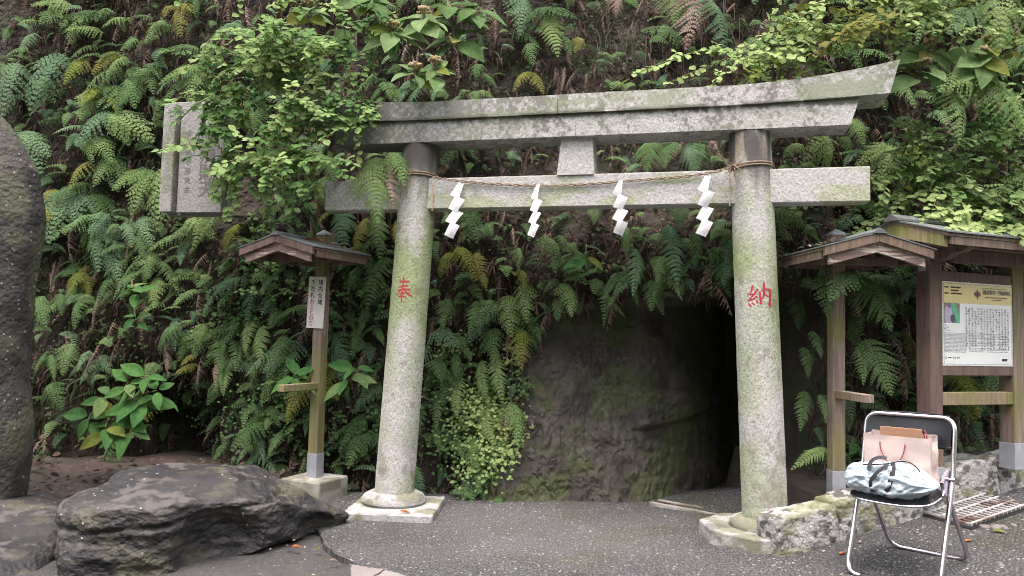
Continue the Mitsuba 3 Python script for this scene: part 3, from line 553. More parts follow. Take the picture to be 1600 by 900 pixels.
for k, (nm, strokes, mid, sc, ch) in enumerate((('left', HOU, (450, 470), 3.15e-4, '奉'), ('right', NOU, (595, 455), 3.0e-4, '納'))):
    M, H = pillar_frame(k)
    prof = [(PR(h), h) for h in np.linspace(0, H, 60)]
    prof = [(0.0, 0.0)] + prof + [(0.0, H)]
    p = part(gate, 'pillar', sub_noise(xf(lathe(prof, 64), GATE @ M), 0.004, 14, 3, k), 'granite_pillar', 40)
    ang = 0.06 if k == 0 else 0.10
    part(p, 'painted_character', xf(wrapped(strokes, mid, sc, ang, 1.74 - 0.06 if k == 0 else 1.73 - 0.06, 0.0016), GATE @ M), 'red_paint', False, 'red carved character ' + ch)
    ring = lathe([(0.0, 0.05), (0.235, 0.05), (0.252, 0.075), (0.250, 0.10), (0.232, 0.125), (0.195, 0.143), (0.170, 0.147), (0.0, 0.147)], 56)
    a = PB[k][0]
    part(gate, 'base_ring', sub_noise(xf(ring, GATE @ frame([a[0], 0, 0.025 * k], [1, 0, 0], [0, 1, 0], [0, 0, 1])), 0.01, 12, 3, k + 5), 'granite_foot', 35)
sl = box(-0.34, 0.34, -0.36, 0.36, -0.1, 0.055, 0.008)
c, s = math.cos(math.radians(-3)), math.sin(math.radians(-3))
part(gate, 'base_slab', xf(sl, frame([-0.87, 6.24, 0], [c, s, 0], [-s, c, 0], [0, 0, 1])), 'granite_foot', False, 'square mossy slab under the left pillar')
oc = [(0.43 * math.cos(math.radians(a)), 0.43 * math.sin(math.radians(a))) for a in np.arange(22.5, 360, 45)]
om = hull([(x, y, z) for x, y in oc for z in (-0.08, 0.072)] + [(x * 0.985, y * 0.985, 0.08) for x, y in oc])
part(gate, 'base_slab', xf(om, frame([1.80, 5.61, 0.022], [1, 0, 0], [0, 1, 0], [0, 0, 1])), 'granite_foot', False, 'eight-sided slab under the right pillar')
SC = 1.41
def flare(s):
    t = np.clip((np.abs(s - SC) - 1.1) / 1.15, 0, None)
    return t
def beam(s0, s1, zb, zt, d, cut0=0.0, cut1=0.0, n=40, roof=0.0):
    """A lintel between stations s0 and s1; cut: how far the top corner reaches past the bottom one at each end."""
    ss = np.linspace(0, 1, n)
    rows = []
    for t in ss:
        sb = s0 + (s1 - s0) * t
        st = (s0 - cut0) + (s1 + cut1 - s0 + cut0) * t
        b0, t0 = zb(sb), zt(st)
        rows.append([(sb, -d, b0), (sb, d, b0), (st, d, t0), (st, 0, t0 + roof), (st, -d, t0)])
    v = np.array(rows, float).reshape(-1, 3)
    k = 5
    f = []
    for i in range(n - 1):
        for j in range(k):
            a, b = i * k + j, i * k + (j + 1) % k
            f += [[a, b, b + k], [a, b + k, a + k]]
    for base, rev in ((0, True), ((n - 1) * k, False)):
        tri = [[base, base + 1, base + 2], [base, base + 2, base + 3], [base, base + 3, base + 4]]
        f += [t[::-1] for t in tri] if not rev else tri
    m = trimesh.Trimesh(v, f, process=False)
    m.fix_normals()
    m = refine(m, 0.08)
    return sub_noise(m, 0.006, 9, 3, 4)
capb = lambda s: 3.086 + 0.034 * flare(s) ** 1.6
capt = lambda s: 3.229 + 0.118 * flare(s) ** 2.0
beamt = lambda s: 3.084 + 0.034 * flare(s) ** 1.6
beamb = lambda s: 2.914 + 0.006 * flare(s) ** 2
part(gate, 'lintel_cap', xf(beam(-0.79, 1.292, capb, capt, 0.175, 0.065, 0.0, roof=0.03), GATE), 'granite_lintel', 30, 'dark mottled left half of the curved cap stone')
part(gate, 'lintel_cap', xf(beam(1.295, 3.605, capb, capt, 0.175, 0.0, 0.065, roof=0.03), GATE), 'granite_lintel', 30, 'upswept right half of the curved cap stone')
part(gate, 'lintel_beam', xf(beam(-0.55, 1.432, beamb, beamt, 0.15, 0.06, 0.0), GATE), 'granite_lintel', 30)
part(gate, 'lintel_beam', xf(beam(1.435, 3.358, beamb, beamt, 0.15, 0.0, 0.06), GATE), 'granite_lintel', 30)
tie = refine(box(-0.66, 3.494, -0.085, 0.085, 2.39, 2.635, 0.006), 0.1)
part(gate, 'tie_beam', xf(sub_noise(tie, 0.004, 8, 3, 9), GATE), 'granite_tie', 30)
st = hull([(1.285, y, 2.63) for y in (-0.1, 0.1)] + [(1.569, y, 2.63) for y in (-0.1, 0.1)] + [(1.315, y, 2.918) for y in (-0.1, 0.1)] + [(1.553, y, 2.918) for y in (-0.1, 0.1)])
part(gate, 'strut', xf(st, GATE), 'granite', False, 'short tapered strut between the lintels')

# rope with paper streamers
rope = thing('straw_rope', 'thin twisted straw rope tied along the front of the lower lintel', 'rope')
rp = [(0.30, -0.155, 2.628), (0.538, -0.108, 2.600), (0.85, -0.104, 2.568), (1.151, -0.102, 2.551), (1.45, -0.102, 2.551), (1.732, -0.103, 2.565), (2.02, -0.104, 2.58), (2.285, -0.108, 2.597), (2.56, -0.16, 2.636)]
base = smoothpath(rp, 260)
strands = []
for ph in (0, math.pi):
    t = np.linspace(0, 100, len(base)) + ph
    strands.append(tube(base + 0.0055 * np.stack([0 * t, np.cos(t), np.sin(t) * 1.3], 1), 0.0048, 6))
part(rope, 'strand', xf(cat_(strands), GATE), 'straw', True)
for k, zz in ((0, 2.655), (1, 2.648)):
    M, H = pillar_frame(k)
    a = np.linspace(0, 2 * np.pi, 49)
    for dz in (0.0, 0.018):
        lp = np.stack([0.158 * np.sin(a), -0.158 * np.cos(a), np.full_like(a, zz - 0.06 + dz) + 0.012 * np.sin(a + 1)], 1)
        part(rope, 'loop', xf(tube(lp, 0.0058, 6, False), GATE @ M), 'straw', True)
kn = []
for i in range(20):
    d = unit([rng.normal(), -0.4 - 0.4 * rng.random(), rng.normal()])
    kn.append(tube([np.array([2.585, -0.165, 2.637]), np.array([2.585, -0.165, 2.637]) + d * 0.04, np.array([2.585, -0.165, 2.637]) + d * (0.07 + 0.03 * rng.random()) + [0, 0, -0.01]], [0.007, 0.005, 0.002], 5))
kn.append(trimesh.creation.icosphere(2, 0.022).apply_translation([2.585, -0.163, 2.637]))
part(rope, 'knot', xf(cat_(kn), GATE), 'straw', 40, 'frayed knot tied at the right pillar')
for s_, zt_ in ((2.555, 2.636), (0.285, 2.63)):
    part(rope, 'hanging_string', xf(tube([(s_, -0.125, zt_), (s_ + 0.003, -0.098, 2.5), (s_ + 0.001, -0.096, 2.37)], 0.0045, 5), GATE), 'string', True)

def streamer(x, z, n, pw, ph, lean, tilt, seed, label):
    """A folded zigzag paper streamer: each fold a slanting panel that starts beside the foot of the one above."""
    r = np.random.default_rng(seed)
    key = thing('paper_streamer', label, 'paper streamer', 'paper streamers hanging from the rope')
    cx, cz, y = x, z, -0.118
    for k in range(n):
        w = pw * (0.45 if k == 0 else 1.0)
        h = ph * (1.15 if k == 0 else 1.0)
        dy = (-0.030, 0.018)[k % 2] + r.normal() * 0.008; tilt = r.normal() * 1.2
        a = np.array([cx, y, cz]); b = a + [w, -0.006 + tilt * 0.02, -w * 0.42]
        wd = pw
        c = np.array([cx - h * lean + wd, y + dy, cz - h - wd * 0.45]); d = np.array([cx - h * lean, y + dy + 0.004, cz - h])
        nU = 5
        def quad(u, v, a=a, b=b, c=c, d=d, k=k):
            u, v = u[:, None], v[:, None]
            p = (a * (1 - u) + b * u) * (1 - v) + (d * (1 - u) + c * u) * v
            p[:, 1] -= 0.010 * np.sin(np.pi * u[:, 0]) * (1 if k % 2 else -1) + 0.008 * np.sin(np.pi * v[:, 0])
            return p
        part(key, 'fold', xf(grid(quad, np.linspace(0, 1, nU), np.linspace(0, 1, nU)), GATE), 'paper', True)
        cx, cz = d[0] + pw * (0.62 + 0.1 * r.random()), d[2] + 0.012 - pw * 0.25
        y = y + dy
    return key
streamer(0.515, 2.60, 4, 0.075, 0.098, 0.62, 1, 1, 'white zigzag paper streamer beside the left pillar, broad and double')
streamer(1.140, 2.562, 4, 0.052, 0.095, 0.42, 0, 2, 'thin twisted white paper streamer below the central strut, second from left')
streamer(1.765, 2.575, 4, 0.070, 0.090, 0.50, 1, 3, 'white zigzag paper streamer right of the middle of the rope, third from left')
streamer(2.390, 2.602, 4, 0.070, 0.100, 0.52, 0, 4, 'white zigzag paper streamer beside the right pillar')

# ------------------------------------------------------------------ the two roofed posts and the notice board
def roofed_post(name, label, pos, fwd_, top, zridge, block):
    f = unit(np.r_[fwd_, 0]); x = np.cross([0, 0, 1], f)
    M = frame(pos, x, -f, [0, 0, 1])                          # x to the right seen from the front, y backwards
    key = thing(name, label, 'signpost')
    zr = zridge - pos[2]; zt = top - pos[2]
    w = 0.047
    part(key, 'post', xf(box(-w, w, -w, w, 0.16, zt - 0.04, 0.004), M), 'post_wood')
    part(key, 'post_cap', xf(hull([(sx * 0.051, sy * 0.051, z) for sx in (-1, 1) for sy in (-1, 1) for z in (zt - 0.04, zt - 0.025)] + [(0, 0, zt + 0.012)]), M), 'galvanised')
    part(key, 'metal_shoe', xf(box(-w - 0.003, w + 0.003, -w - 0.003, w + 0.003, -0.05, 0.2, 0.002), M), 'galvanised', False, 'grey metal shoe at the foot of the post')
    part(key, 'arm', xf(box(-0.032, 0.032, -0.47, -w + 0.002, 0.72 + (0.02 if block else 0.0), 0.775 + (0.02 if block else 0.0), 0.003), M), 'post_wood')
    yf, yb, hw, drop = -0.60, 0.15, 0.375, 0.105
    for s in (-1, 1):
        th = 0.022
        def slab(x0, x1, z0, z1, y0, y1, t):
            return hull([(s * x0, y, z0 + d) for y in (y0, y1) for d in (0, t)] + [(s * x1, y, z1 + d) for y in (y0, y1) for d in (0, t)])
        part(key, 'roof_board', xf(slab(0.002, hw, zr, zr - drop, yf, yb, 0.02), M), 'beam_wood')
        part(key, 'roof_cover', xf(slab(0.002, hw + 0.012, zr + 0.021, zr - drop + 0.020, yf - 0.012, yb + 0.012, 0.008), M), 'roof_copper')
        part(key, 'verge_board', xf(slab(0.0015, hw - 0.005, zr - 0.038, zr - drop - 0.036, yf - 0.006, yf + 0.02, 0.057), M), 'beam_wood')
        part(key, 'gable_board', xf(slab(0.0015, hw - 0.05, zr - 0.105, zr - drop * 0.87 - 0.105, yf + 0.022, yf + 0.05, 0.066), M), 'worn_wood', False, 'worn board with flaking pale paint')
        part(key, 'eave_board', xf(slab(hw - 0.03, hw - 0.008, zr - drop * 0.92 - 0.055, zr - drop * 0.98 - 0.055, yf + 0.052, yb - 0.03, 0.055), M), 'beam_wood')
    part(key, 'ridge_cover', xf(hull([(sx * 0.045, y, zr + z) for sx in (-1, 1) for y in (yf - 0.02, yb + 0.02) for z in (0.016, 0.024)] + [(0, y, zr + 0.052) for y in (yf - 0.02, yb + 0.02)]), M), 'roof_copper')
    part(key, 'roof_beam', xf(box(-0.028, 0.028, yf + 0.05, yb - 0.02, zr - 0.085, zr - 0.005, 0.002), M), 'beam_wood')
    for y in (-0.28, 0.05):
        part(key, 'cross_beam', xf(box(-0.30, 0.30, y - 0.022, y + 0.022, zr - 0.165, zr - 0.115, 0.002), M), 'beam_wood')
    return key, M
lp_, LM = roofed_post('roofed_signpost', 'wooden post with small gabled roof and white notice plate, left of the gate', [-1.63, 6.70, 0.168], (-0.42, -0.91), 2.262, 2.135, True)
fb = thing('concrete_footing', 'square concrete block under the left roofed post', 'footing')
put(fb, xf(sub_noise(refine(box(-0.2, 0.2, -0.2, 0.2, -0.30, 0.0, 0.012), 0.06), 0.008, 12, 3), LM), 'concrete', 30)
pl = thing('white_notice_plate', 'narrow white plate with black and red lettering on the left post', 'sign')
PM = LM @ frame([-0.012, -0.056, 1.475], unit([1, 0, -0.03]), [0, 1, 0], unit([0.03, 0, 1]))
part(pl, 'plate', xf(box(-0.087, 0.087, -0.008, 0.006, -0.22, 0.22, 0.002), PM), 'sign_white')
def onto(mesh, x, z, m, y=-0.0085):
    return xf(mesh, m @ frame([x, y, z], [1, 0, 0], [0, 1, 0], [0, 0, 1]))
part(pl, 'lettering', onto(column('境内全域', 0.052, 0.055, weight=0.0007), 0.043, 0.198, PM), 'ink_black', False, 'black lettering 境内全域')
part(pl, 'lettering', onto(column('千社札', 0.050, 0.054, weight=0.0007), -0.036, 0.198, PM), 'ink_black', False, 'black lettering 千社札')
part(pl, 'lettering', onto(column('おことわり', 0.050, 0.047, weight=0.0009), -0.038, 0.036, PM), 'ink_red', False, 'red lettering おことわり')
rp_, RM = roofed_post('roofed_signpost', 'wooden post with small gabled roof and no plate, right of the gate', [2.37, 5.70, 0.29], (0.06, -1.0), 2.232, 2.115, False)

NB = thing('notice_board', 'brown timber notice board with roof and printed panel at the right edge', 'notice board')
BD = unit([0.93, 0.37, 0]); BF = np.array([BD[1], -BD[0], 0])
BM = frame([2.97, 5.55, 0], BD, -BF, [0, 0, 1])
W_ = 0.84
for x, zb in ((0.0, 0.42), (W_, 0.56)):
    part(NB, 'post', xf(box(x - 0.06, x + 0.06, -0.06, 0.06, zb + 0.1, 2.16, 0.005), BM), 'beam_wood' if x == 0 else 'post_wood')
    part(NB, 'metal_shoe', xf(box(x - 0.063, x + 0.063, -0.063, 0.063, zb - 0.05, zb + 0.14, 0.002), BM), 'galvanised')
part(NB, 'rail', xf(box(0.061, W_ - 0.061, -0.054, 0.01, 1.865, 1.935, 0.003), BM), 'beam_wood')
part(NB, 'rail', xf(box(0.061, W_ - 0.061, -0.054, 0.01, 1.195, 1.262, 0.003), BM), 'beam_wood')
part(NB, 'rail', xf(box(0.061, W_ - 0.061, -0.054, 0.01, 0.985, 1.075, 0.003), BM), 'mossy_wood', False, 'mossy lower rail')
part(NB, 'back_board', xf(box(0.061, W_ - 0.061, -0.03, -0.012, 1.262, 1.865), BM), 'beam_wood')
zr, hw, dr_ = 2.245, 0.42, 0.125
for s in (-1, 1):
    def slab2(y0, y1, z0, z1, x0, x1, t):
        return hull([(x, s * y0, z0 + d) for x in (x0, x1) for d in (0, t)] + [(x, s * y1, z1 + d) for x in (x0, x1) for d in (0, t)])
    part(NB, 'roof_board', xf(slab2(0.002, hw, zr, zr - dr_, -0.33, 1.35, 0.022), BM), 'beam_wood')
    part(NB, 'roof_cover', xf(slab2(0.002, hw + 0.015, zr + 0.023, zr - dr_ + 0.022, -0.345, 1.365, 0.009), BM), 'roof_copper')
    part(NB, 'gable_board', xf(slab2(0.0015, hw - 0.03, zr - 0.088, zr - dr_ * 0.92 - 0.078, -0.325, -0.29, 0.086), BM), 'mossy_wood', False, 'green stained board under the end of the roof')
    part(NB, 'eave_board', xf(slab2(hw - 0.03, hw - 0.006, zr - dr_ * 0.93 - 0.055, zr - dr_ * 0.985 - 0.055, -0.285, 1.345, 0.052), BM), 'beam_wood')
    part(NB, 'purlin', xf(box(-0.27, 1.3, s * 0.22 - 0.03, s * 0.22 + 0.03, zr - 0.165, zr - 0.085, 0.003), BM), 'beam_wood')
part(NB, 'ridge_cover', xf(hull([(x, sy * 0.06, zr + z) for sy in (-1, 1) for x in (-0.36, 1.38) for z in (0.02, 0.035)] + [(x, 0, zr + 0.07) for x in (-0.36, 1.38)]), BM), 'roof_copper')
part(NB, 'ridge_beam', xf(box(-0.27, 1.3, -0.04, 0.04, zr - 0.10, zr - 0.005, 0.003), BM), 'beam_wood')
for x in (0.0, W_):
    br = sg.Polygon([(-0.40, 0.03), (-0.40, 0.085), (0.40, 0.085), (0.40, 0.03), (0.33, 0.0), (0.27, 0.0), (0.2, -0.035), (0.1, -0.05), (-0.1, -0.05), (-0.2, -0.035), (-0.27, 0.0), (-0.33, 0.0)])
    m = trimesh.creation.extrude_polygon(br, 0.07, engine='earcut')
    v = np.array(m.vertices)
    part(NB, 'bracket', xf(trimesh.Trimesh(np.stack([v[:, 2] - 0.035 + x, v[:, 0] * 0.85, v[:, 1] + 2.045], 1), m.faces, process=False), BM), 'beam_wood')
part(NB, 'front_beam', xf(box(0.06, 1.3, -0.155, -0.10, 1.99, 2.085, 0.003), BM), 'beam_wood')
part(NB, 'tin_patch', xf(box(-0.064, -0.0605, -0.03, 0.03, 1.93, 2.06), BM), 'galvanised', False, 'grey tin patch on the post')

PN = thing('printed_panel', 'cream and white information panel mounted in the notice board', 'sign')
QM = BM @ frame([0.061, -0.044, 1.262], [1, 0, 0], [0, 1, 0], [0, 0, 1])
PW, PH = W_ - 0.122, 0.603
part(PN, 'panel', xf(box(0.002, PW - 0.002, -0.012, 0.008, 0.002, PH - 0.002, 0.001), QM), 'panel_white')
part(PN, 'heading_band', xf(box(0.006, PW - 0.006, -0.0132, -0.0120, PH - 0.155, PH - 0.008), QM), 'panel_yellow')
Y1 = -0.0134
tm = cat_([onto(trimesh.Trimesh(np.stack([(v := np.array((m := extrude(glyph(ch, 0.036).buffer(0.0006), 0.0006)).vertices))[:, 0], -v[:, 2], v[:, 1]], 1), m.faces, process=False), 0.405 + k * 0.0268 + (0.018 if k >= 5 else 0), PH - 0.082, QM, Y1)
           for k, ch in enumerate('銭洗弁財天宇賀福神社')] + [])
part(PN, 'title_lettering', tm, 'ink_black', False, 'black title 銭洗弁財天 宇賀福神社')
def bars(rects, y):
    return xf(cat_([box(x0, x1, y - 0.0008, y, z0, z1) for x0, x1, z0, z1 in rects]), QM)
r2 = np.random.default_rng(3)
em = []
for cx, hh in ((-0.016, 0.024), (0.0, 0.042), (0.016, 0.024)):
    em.append(sg.Polygon([(cx - 0.014, 0), (cx, hh), (cx + 0.014, 0), (cx, -hh)]))
em.append(sg.Polygon([(-0.034, 0.016), (-0.024, 0), (-0.034, -0.016)])); em.append(sg.Polygon([(0.034, 0.016), (0.024, 0), (0.034, -0.016)]))
m = extrude(shapely.unary_union(em), 0.0006); v = np.array(m.vertices)
part(PN, 'emblem', onto(trimesh.Trimesh(np.stack([v[:, 0], -v[:, 2], v[:, 1]], 1), m.faces, process=False), 0.352, PH - 0.082, QM, Y1), 'ink_maroon', False, 'dark red lozenge emblem')
hd = [(0.40 + k * 0.012, 0.408 + k * 0.012, PH - 0.040, PH - 0.035) for k in range(21)]
hd += [(0.43 + k * 0.011, 0.4385 + k * 0.011, PH - 0.106, PH - 0.099) for k in range(21)] + [(0.50 + k * 0.011, 0.5085 + k * 0.011, PH - 0.122, PH - 0.116) for k in range(10)]
for row, (x0, n) in enumerate(((0.02, 4), (0.02, 0), (0.02, 4))):
    hd += [(x0 + k * 0.011, x0 + 0.0095 + k * 0.011, PH - 0.048 - row * 0.022, PH - 0.037 - row * 0.022) for k in range(n)]
    hd += [(0.085 + k * 0.011, 0.0945 + k * 0.011, PH - 0.048 - row * 0.022, PH - 0.037 - row * 0.022) for k in range((9, 7, 10)[row])]
part(PN, 'heading_print', bars(hd, Y1), 'ink_black', False, None, 'stuff')
body = []
ends = [0.30, 0.29, 0.30, 0.30, 0.15, 0.29, 0.30, 0.30, 0.29, 0.30, 0.11, 0.28, 0.28, 0.29, 0.28]
for k, ln in enumerate(ends):
    x = PW - 0.050 - k * 0.0308
    z = PH - 0.185 - (0.02 if k in (0, 11) else 0)
    while z > PH - 0.185 - ln:
        a = 0.0065 + 0.0035 * r2.random(); h = 0.009 + 0.004 * r2.random()
        body += [(x - a, x + a, z - 0.0032, z), (x - 0.002 + 0.004 * r2.normal(), x + 0.002 + 0.004 * r2.normal() + 0.003, z - h, z), (x - a * 0.8, x + a * 0.8, z - h, z - h + 0.0032)]
        z -= 0.0178
body = [(min(a, b), max(a, b) + 0.001, c_, d_) for a, b, c_, d_ in body]
part(PN, 'body_print', bars(body, -0.0122), 'ink_black', False, None, 'stuff')
fine = []
for x0, x1, rows in ((0.018, 0.238, 15), (0.268, 0.415, 12), (0.44, 0.66, 12)):
    for k in range(rows):
        z = 0.232 - k * (0.0096 if rows == 15 else 0.0118)
        if rows == 12 and k in (4, 8): continue
        x = x0
        while x < x1 - 0.006:
            w = min(0.006 + 0.022 * r2.random(), x1 - x)
            fine.append((x, x + w, z, z + 0.0042)); x += w + 0.0035
fine += [(0.02, 0.04, 0.285, 0.292), (0.02, 0.065, 0.271, 0.276), (0.02, 0.035, 0.261, 0.266), (0.02, 0.075, 0.251, 0.256)]
part(PN, 'fine_print', bars(fine, -0.0122), 'ink_grey', False, None, 'stuff')
part(PN, 'footer_print', bars([(0.03, 0.036, 0.05, 0.066), (0.05, 0.085, 0.056, 0.063), (0.105, 0.112, 0.05, 0.066), (0.122, 0.128, 0.048, 0.066), (0.135, 0.17, 0.056, 0.062), (0.60, 0.655, 0.038, 0.056)], -0.0122), 'ink_black', False, None, 'stuff')
frm = [(0.012, PW - 0.012, 0.0135, 0.0155), (0.012, PW - 0.012, PH - 0.0165, PH - 0.0145), (0.012, 0.014, 0.0155, PH - 0.0165), (PW - 0.014, PW - 0.012, 0.0155, PH - 0.0165)]
part(PN, 'border_line', bars(frm, -0.0136), 'ink_grey')
def photo_fn(p, n, uv):
    x, z = uv.x, uv.y
    c = mix((0.13, 0.09, 0.075), (0.24, 0.20, 0.15), fbm(x * 9, z * 9, 0.0, 3))
    strip = smoothstep(0.06, 0.0, dr.abs(x - (0.98 - 0.62 * z)) - 0.13) * smoothstep(0.80, 0.72, z)
    c = mix(c, mi.Color3f(0.07, 0.36, 0.21), strip)
    fig = smoothstep(0.03, -0.03, dr.sqrt(dr.square((x - 0.28) / 0.24) + dr.square((z - 0.28) / 0.36)) - 1.0)
    c = mix(c, mi.Color3f(0.36, 0.33, 0.45), fig)
    head = smoothstep(0.03, -0.03, dr.sqrt(dr.square((x - 0.32) / 0.13) + dr.square((z - 0.66) / 0.15)) - 1.0)
    c = mix(c, mi.Color3f(0.16, 0.09, 0.15), head)
    cap = smoothstep(0.03, -0.03, dr.sqrt(dr.square((x - 0.33) / 0.12) + dr.square((z - 0.80) / 0.06)) - 1.0)
    c = mix(c, mi.Color3f(0.55, 0.5, 0.55), cap)
    dark = smoothstep(0.03, -0.03, dr.sqrt(dr.square((x - 0.55) / 0.16) + dr.square((z - 0.16) / 0.14)) - 1.0)
    return mix(c, mi.Color3f(0.05, 0.04, 0.06), dark)
mat('printed_photo', photo_fn, 0.35)
ph = grid(lambda u, v: np.stack([0.018 + u * 0.155, 0 * u - 0.0128, 0.305 + v * 0.205], -1), np.linspace(0, 1, 2), np.linspace(0, 1, 2))
key = part(PN, 'printed_photograph', xf(ph, QM), 'printed_photo', False, 'small printed picture of a figure beside green water')
scene[key] = mikit.ply(xf(ph, QM), 'printed_photo', False, uv=np.array([[0, 0], [0, 1], [1, 0], [1, 1.0]]))

# ------------------------------------------------------------------ kerb, drain, stones
def rough_block(l, d, h, seed, amp=0.03):
    m = refine(box(0, l, 0, d, 0, h), 0.022)
    trimesh.smoothing.filter_laplacian(m, iterations=3)
    m = sub_noise(m, amp, 6, 3, seed)
    return sub_noise(m, amp * 0.6, 22, 3, seed + 1)
a0 = 0.0
kerb_labels = ['rough granite kerb stone at the lower end, beside the right gate pillar', 'mossy granite kerb stone behind the folding chair, second from the gate', 'granite kerb stone behind the chair back, third from the gate',
               'granite kerb stone below the notice board at the right edge', 'granite kerb stone beyond the notice board']
for k, l in enumerate((0.52, 0.78, 0.78, 0.85, 0.9)):
    p = K0 + KD * a0
    z0 = float(ground_z(*p)); p1 = K0 + KD * (a0 + l); z1 = float(ground_z(*p1))
    dx = unit([KD[0] * l, KD[1] * l, z1 - z0]); dy = np.array([KN[0], KN[1], 0]); dz = np.cross(dx, dy)
    key = thing('kerb_stone', kerb_labels[k], 'kerb stone', 'kerb stones along the planting bed')
    put(key, xf(rough_block(l - 0.012, 0.21 + 0.02 * (k % 2), 0.29 + 0.015 * (k % 3), 30 + k), frame([p[0], p[1], z0 - 0.045], dx, dy, dz)), 'kerb_granite', 50)
    a0 += l
slab_ = thing('paving_slab', 'flat grey slab lying in the soil before the notice board', 'slab')
p = kerb_pt(1.95, 0.28)[0]
put(slab_, xf(box(-0.17, 0.2, -0.1, 0.12, -0.05, 0.03, 0.006), frame([p[0], p[1], float(ground_z(*(K0 + KD * 1.95))) + 0.21], [KD[0], KD[1], 0.1], [KN[0], KN[1], 0], [0, 0, 1])), 'concrete')

def ground_frame(x, y, ang, lift=0.0):
    """A frame lying on the ground at (x, y), its x axis turned by ang."""
    e = 0.05
    gxx = (float(ground_z(x + e, y)) - float(ground_z(x - e, y))) / (2 * e); gyy = (float(ground_z(x, y + e)) - float(ground_z(x, y - e))) / (2 * e)
    n = unit([-gxx, -gyy, 1]); d = np.array([math.cos(ang), math.sin(ang), 0]); d = unit(d - n * (d @ n))
    return frame([x, y, float(ground_z(x, y)) + lift], d, np.cross(n, d), n)
grate = thing('drain_grate', 'rusty steel bar grate in the ground behind the folding chair', 'drain grate')
g0, g1, g2 = (np.array(q) for q in [[2.928, 5.68, 0.192], [3.48, 5.93, 0.286], [3.098, 5.283, 0.181]])       # left, far and near corner
gn = unit(np.cross(g1 - g0, g2 - g0)); gn = gn * np.sign(gn[2])
gxl, gyl = float(np.linalg.norm(g1 - g0)), float(np.linalg.norm(g2 - g0))
GM = frame(g0 + gn * 0.022, unit(g1 - g0), unit(g2 - g0), gn)
part(grate, 'pit', xf(box(0, gxl, 0, gyl, -0.04, -0.012), GM), 'drain_shade')  # flat black slab under the bars, painted shade instead of an open hole
for k in range(int(gxl / 0.046)):
    x = 0.012 + k * 0.046
    part(grate, 'bar', xf(box(x - 0.0045, x + 0.0045, 0, gyl, 0.005, 0.02), GM), 'grate_steel')
for t in (0.01, 0.26, 0.5, 0.76, 0.99):
    part(grate, 'cross_bar', xf(box(0, gxl, gyl * t - 0.006, gyl * t + 0.006, 0.0205, 0.028), GM), 'grate_steel')
th = thing('threshold_grate', 'narrow drain channel across the tunnel mouth beside the right pillar', 'drain grate')
t0, t1 = np.array([1.24, 6.66]), np.array([2.3, 5.72])
td = unit(np.r_[t1 - t0, 0]); tl = float(np.linalg.norm(t1 - t0))
TM = frame([t0[0], t0[1], 0.026], td, np.cross([0, 0, 1], td), [0, 0, 1])
part(th, 'pit', xf(box(0, tl, -0.06, 0.06, -0.03, 0.002), TM), 'drain_shade')  # shade of the channel put in as a thin black slab
for y in (-0.068, 0.068):
    part(th, 'edge', xf(box(0, tl, y - 0.014, y + 0.014, -0.03, 0.022, 0.003), TM), 'concrete')
part(th, 'bars', xf(cat_([box(0.03 + k * 0.03, 0.038 + k * 0.03, -0.053, 0.053, 0.003, 0.014) for k in range(int(tl / 0.03) - 1)]), TM), 'rusty_steel', False, None, 'stuff')

ps = thing('broken_stone_slab', 'pale cracked flat stone set in the paving at the bottom edge', 'slab')
poly = [(-0.92, 4.72), (-0.80, 4.66), (-0.70, 4.64), (-0.56, 4.53), (-0.47, 4.42), (-0.38, 4.2), (-0.6, 4.1), (-0.86, 4.3)]
r = np.random.default_rng(5)
for k, pp in enumerate((poly[:3] + [(-0.76, 4.44), (-0.84, 4.40)], [(-0.695, 4.632), (-0.56, 4.53), (-0.47, 4.42), (-0.45, 4.36), (-0.70, 4.36), (-0.752, 4.432)])):
    g = sg.Polygon(pp).segmentize(0.03)
    c = np.array(g.exterior.coords)[:-1] + r.normal(size=(len(g.exterior.coords) - 1, 2)) * 0.004
    m = trimesh.creation.extrude_polygon(sg.Polygon(c).buffer(0), 0.05, engine='earcut')
    m.apply_translation([0, 0, -0.022 - 0.003 * k])
    part(ps, 'piece', m, 'pale_stone')

# ------------------------------------------------------------------ boulder, low rock, standing stone, inscribed tablet
bp = [(-1.16, 5.85, 0.0), (-1.15, 5.80, 0.06), (-1.32, 5.58, 0.0), (-1.38, 5.62, 0.22), (-1.5, 6.0, 0.0), (-1.46, 5.2, 0.0), (-1.62, 4.92, 0.0), (-1.88, 4.66, 0.0), (-2.2, 4.50, -0.1), (-2.5, 4.50, -0.05), (-2.66, 4.70, 0.02), (-2.80, 5.0, 0.1),
      (-2.80, 4.96, 0.26), (-2.73, 5.05, 0.345), (-2.60, 5.3, 0.40), (-2.4, 5.5, 0.43), (-2.05, 5.6, 0.45), (-1.72, 5.6, 0.40), (-1.9, 5.9, 0.38), (-2.5, 5.9, 0.34), (-2.75, 5.7, 0.2), (-2.62, 4.70, 0.33), (-2.32, 4.54, 0.345), (-1.98, 4.60, 0.36), (-1.72, 4.84, 0.34), (-1.50, 5.15, 0.28), (-2.25, 4.85, 0.37), (-1.75, 5.1, 0.37), (-2.0, 6.3, 0.0), (-2.8, 6.0, 0.0), (-1.6, 6.1, 0.12)]
bh = hull(bp)
def ellipsoid(c, r):
    m = trimesh.creation.icosphere(3, 1.0); m.apply_scale(r); m.apply_translation(c)
    return manifold3d.Manifold(manifold3d.Mesh(np.asarray(m.vertices, np.float32), np.asarray(m.faces, np.uint32)))
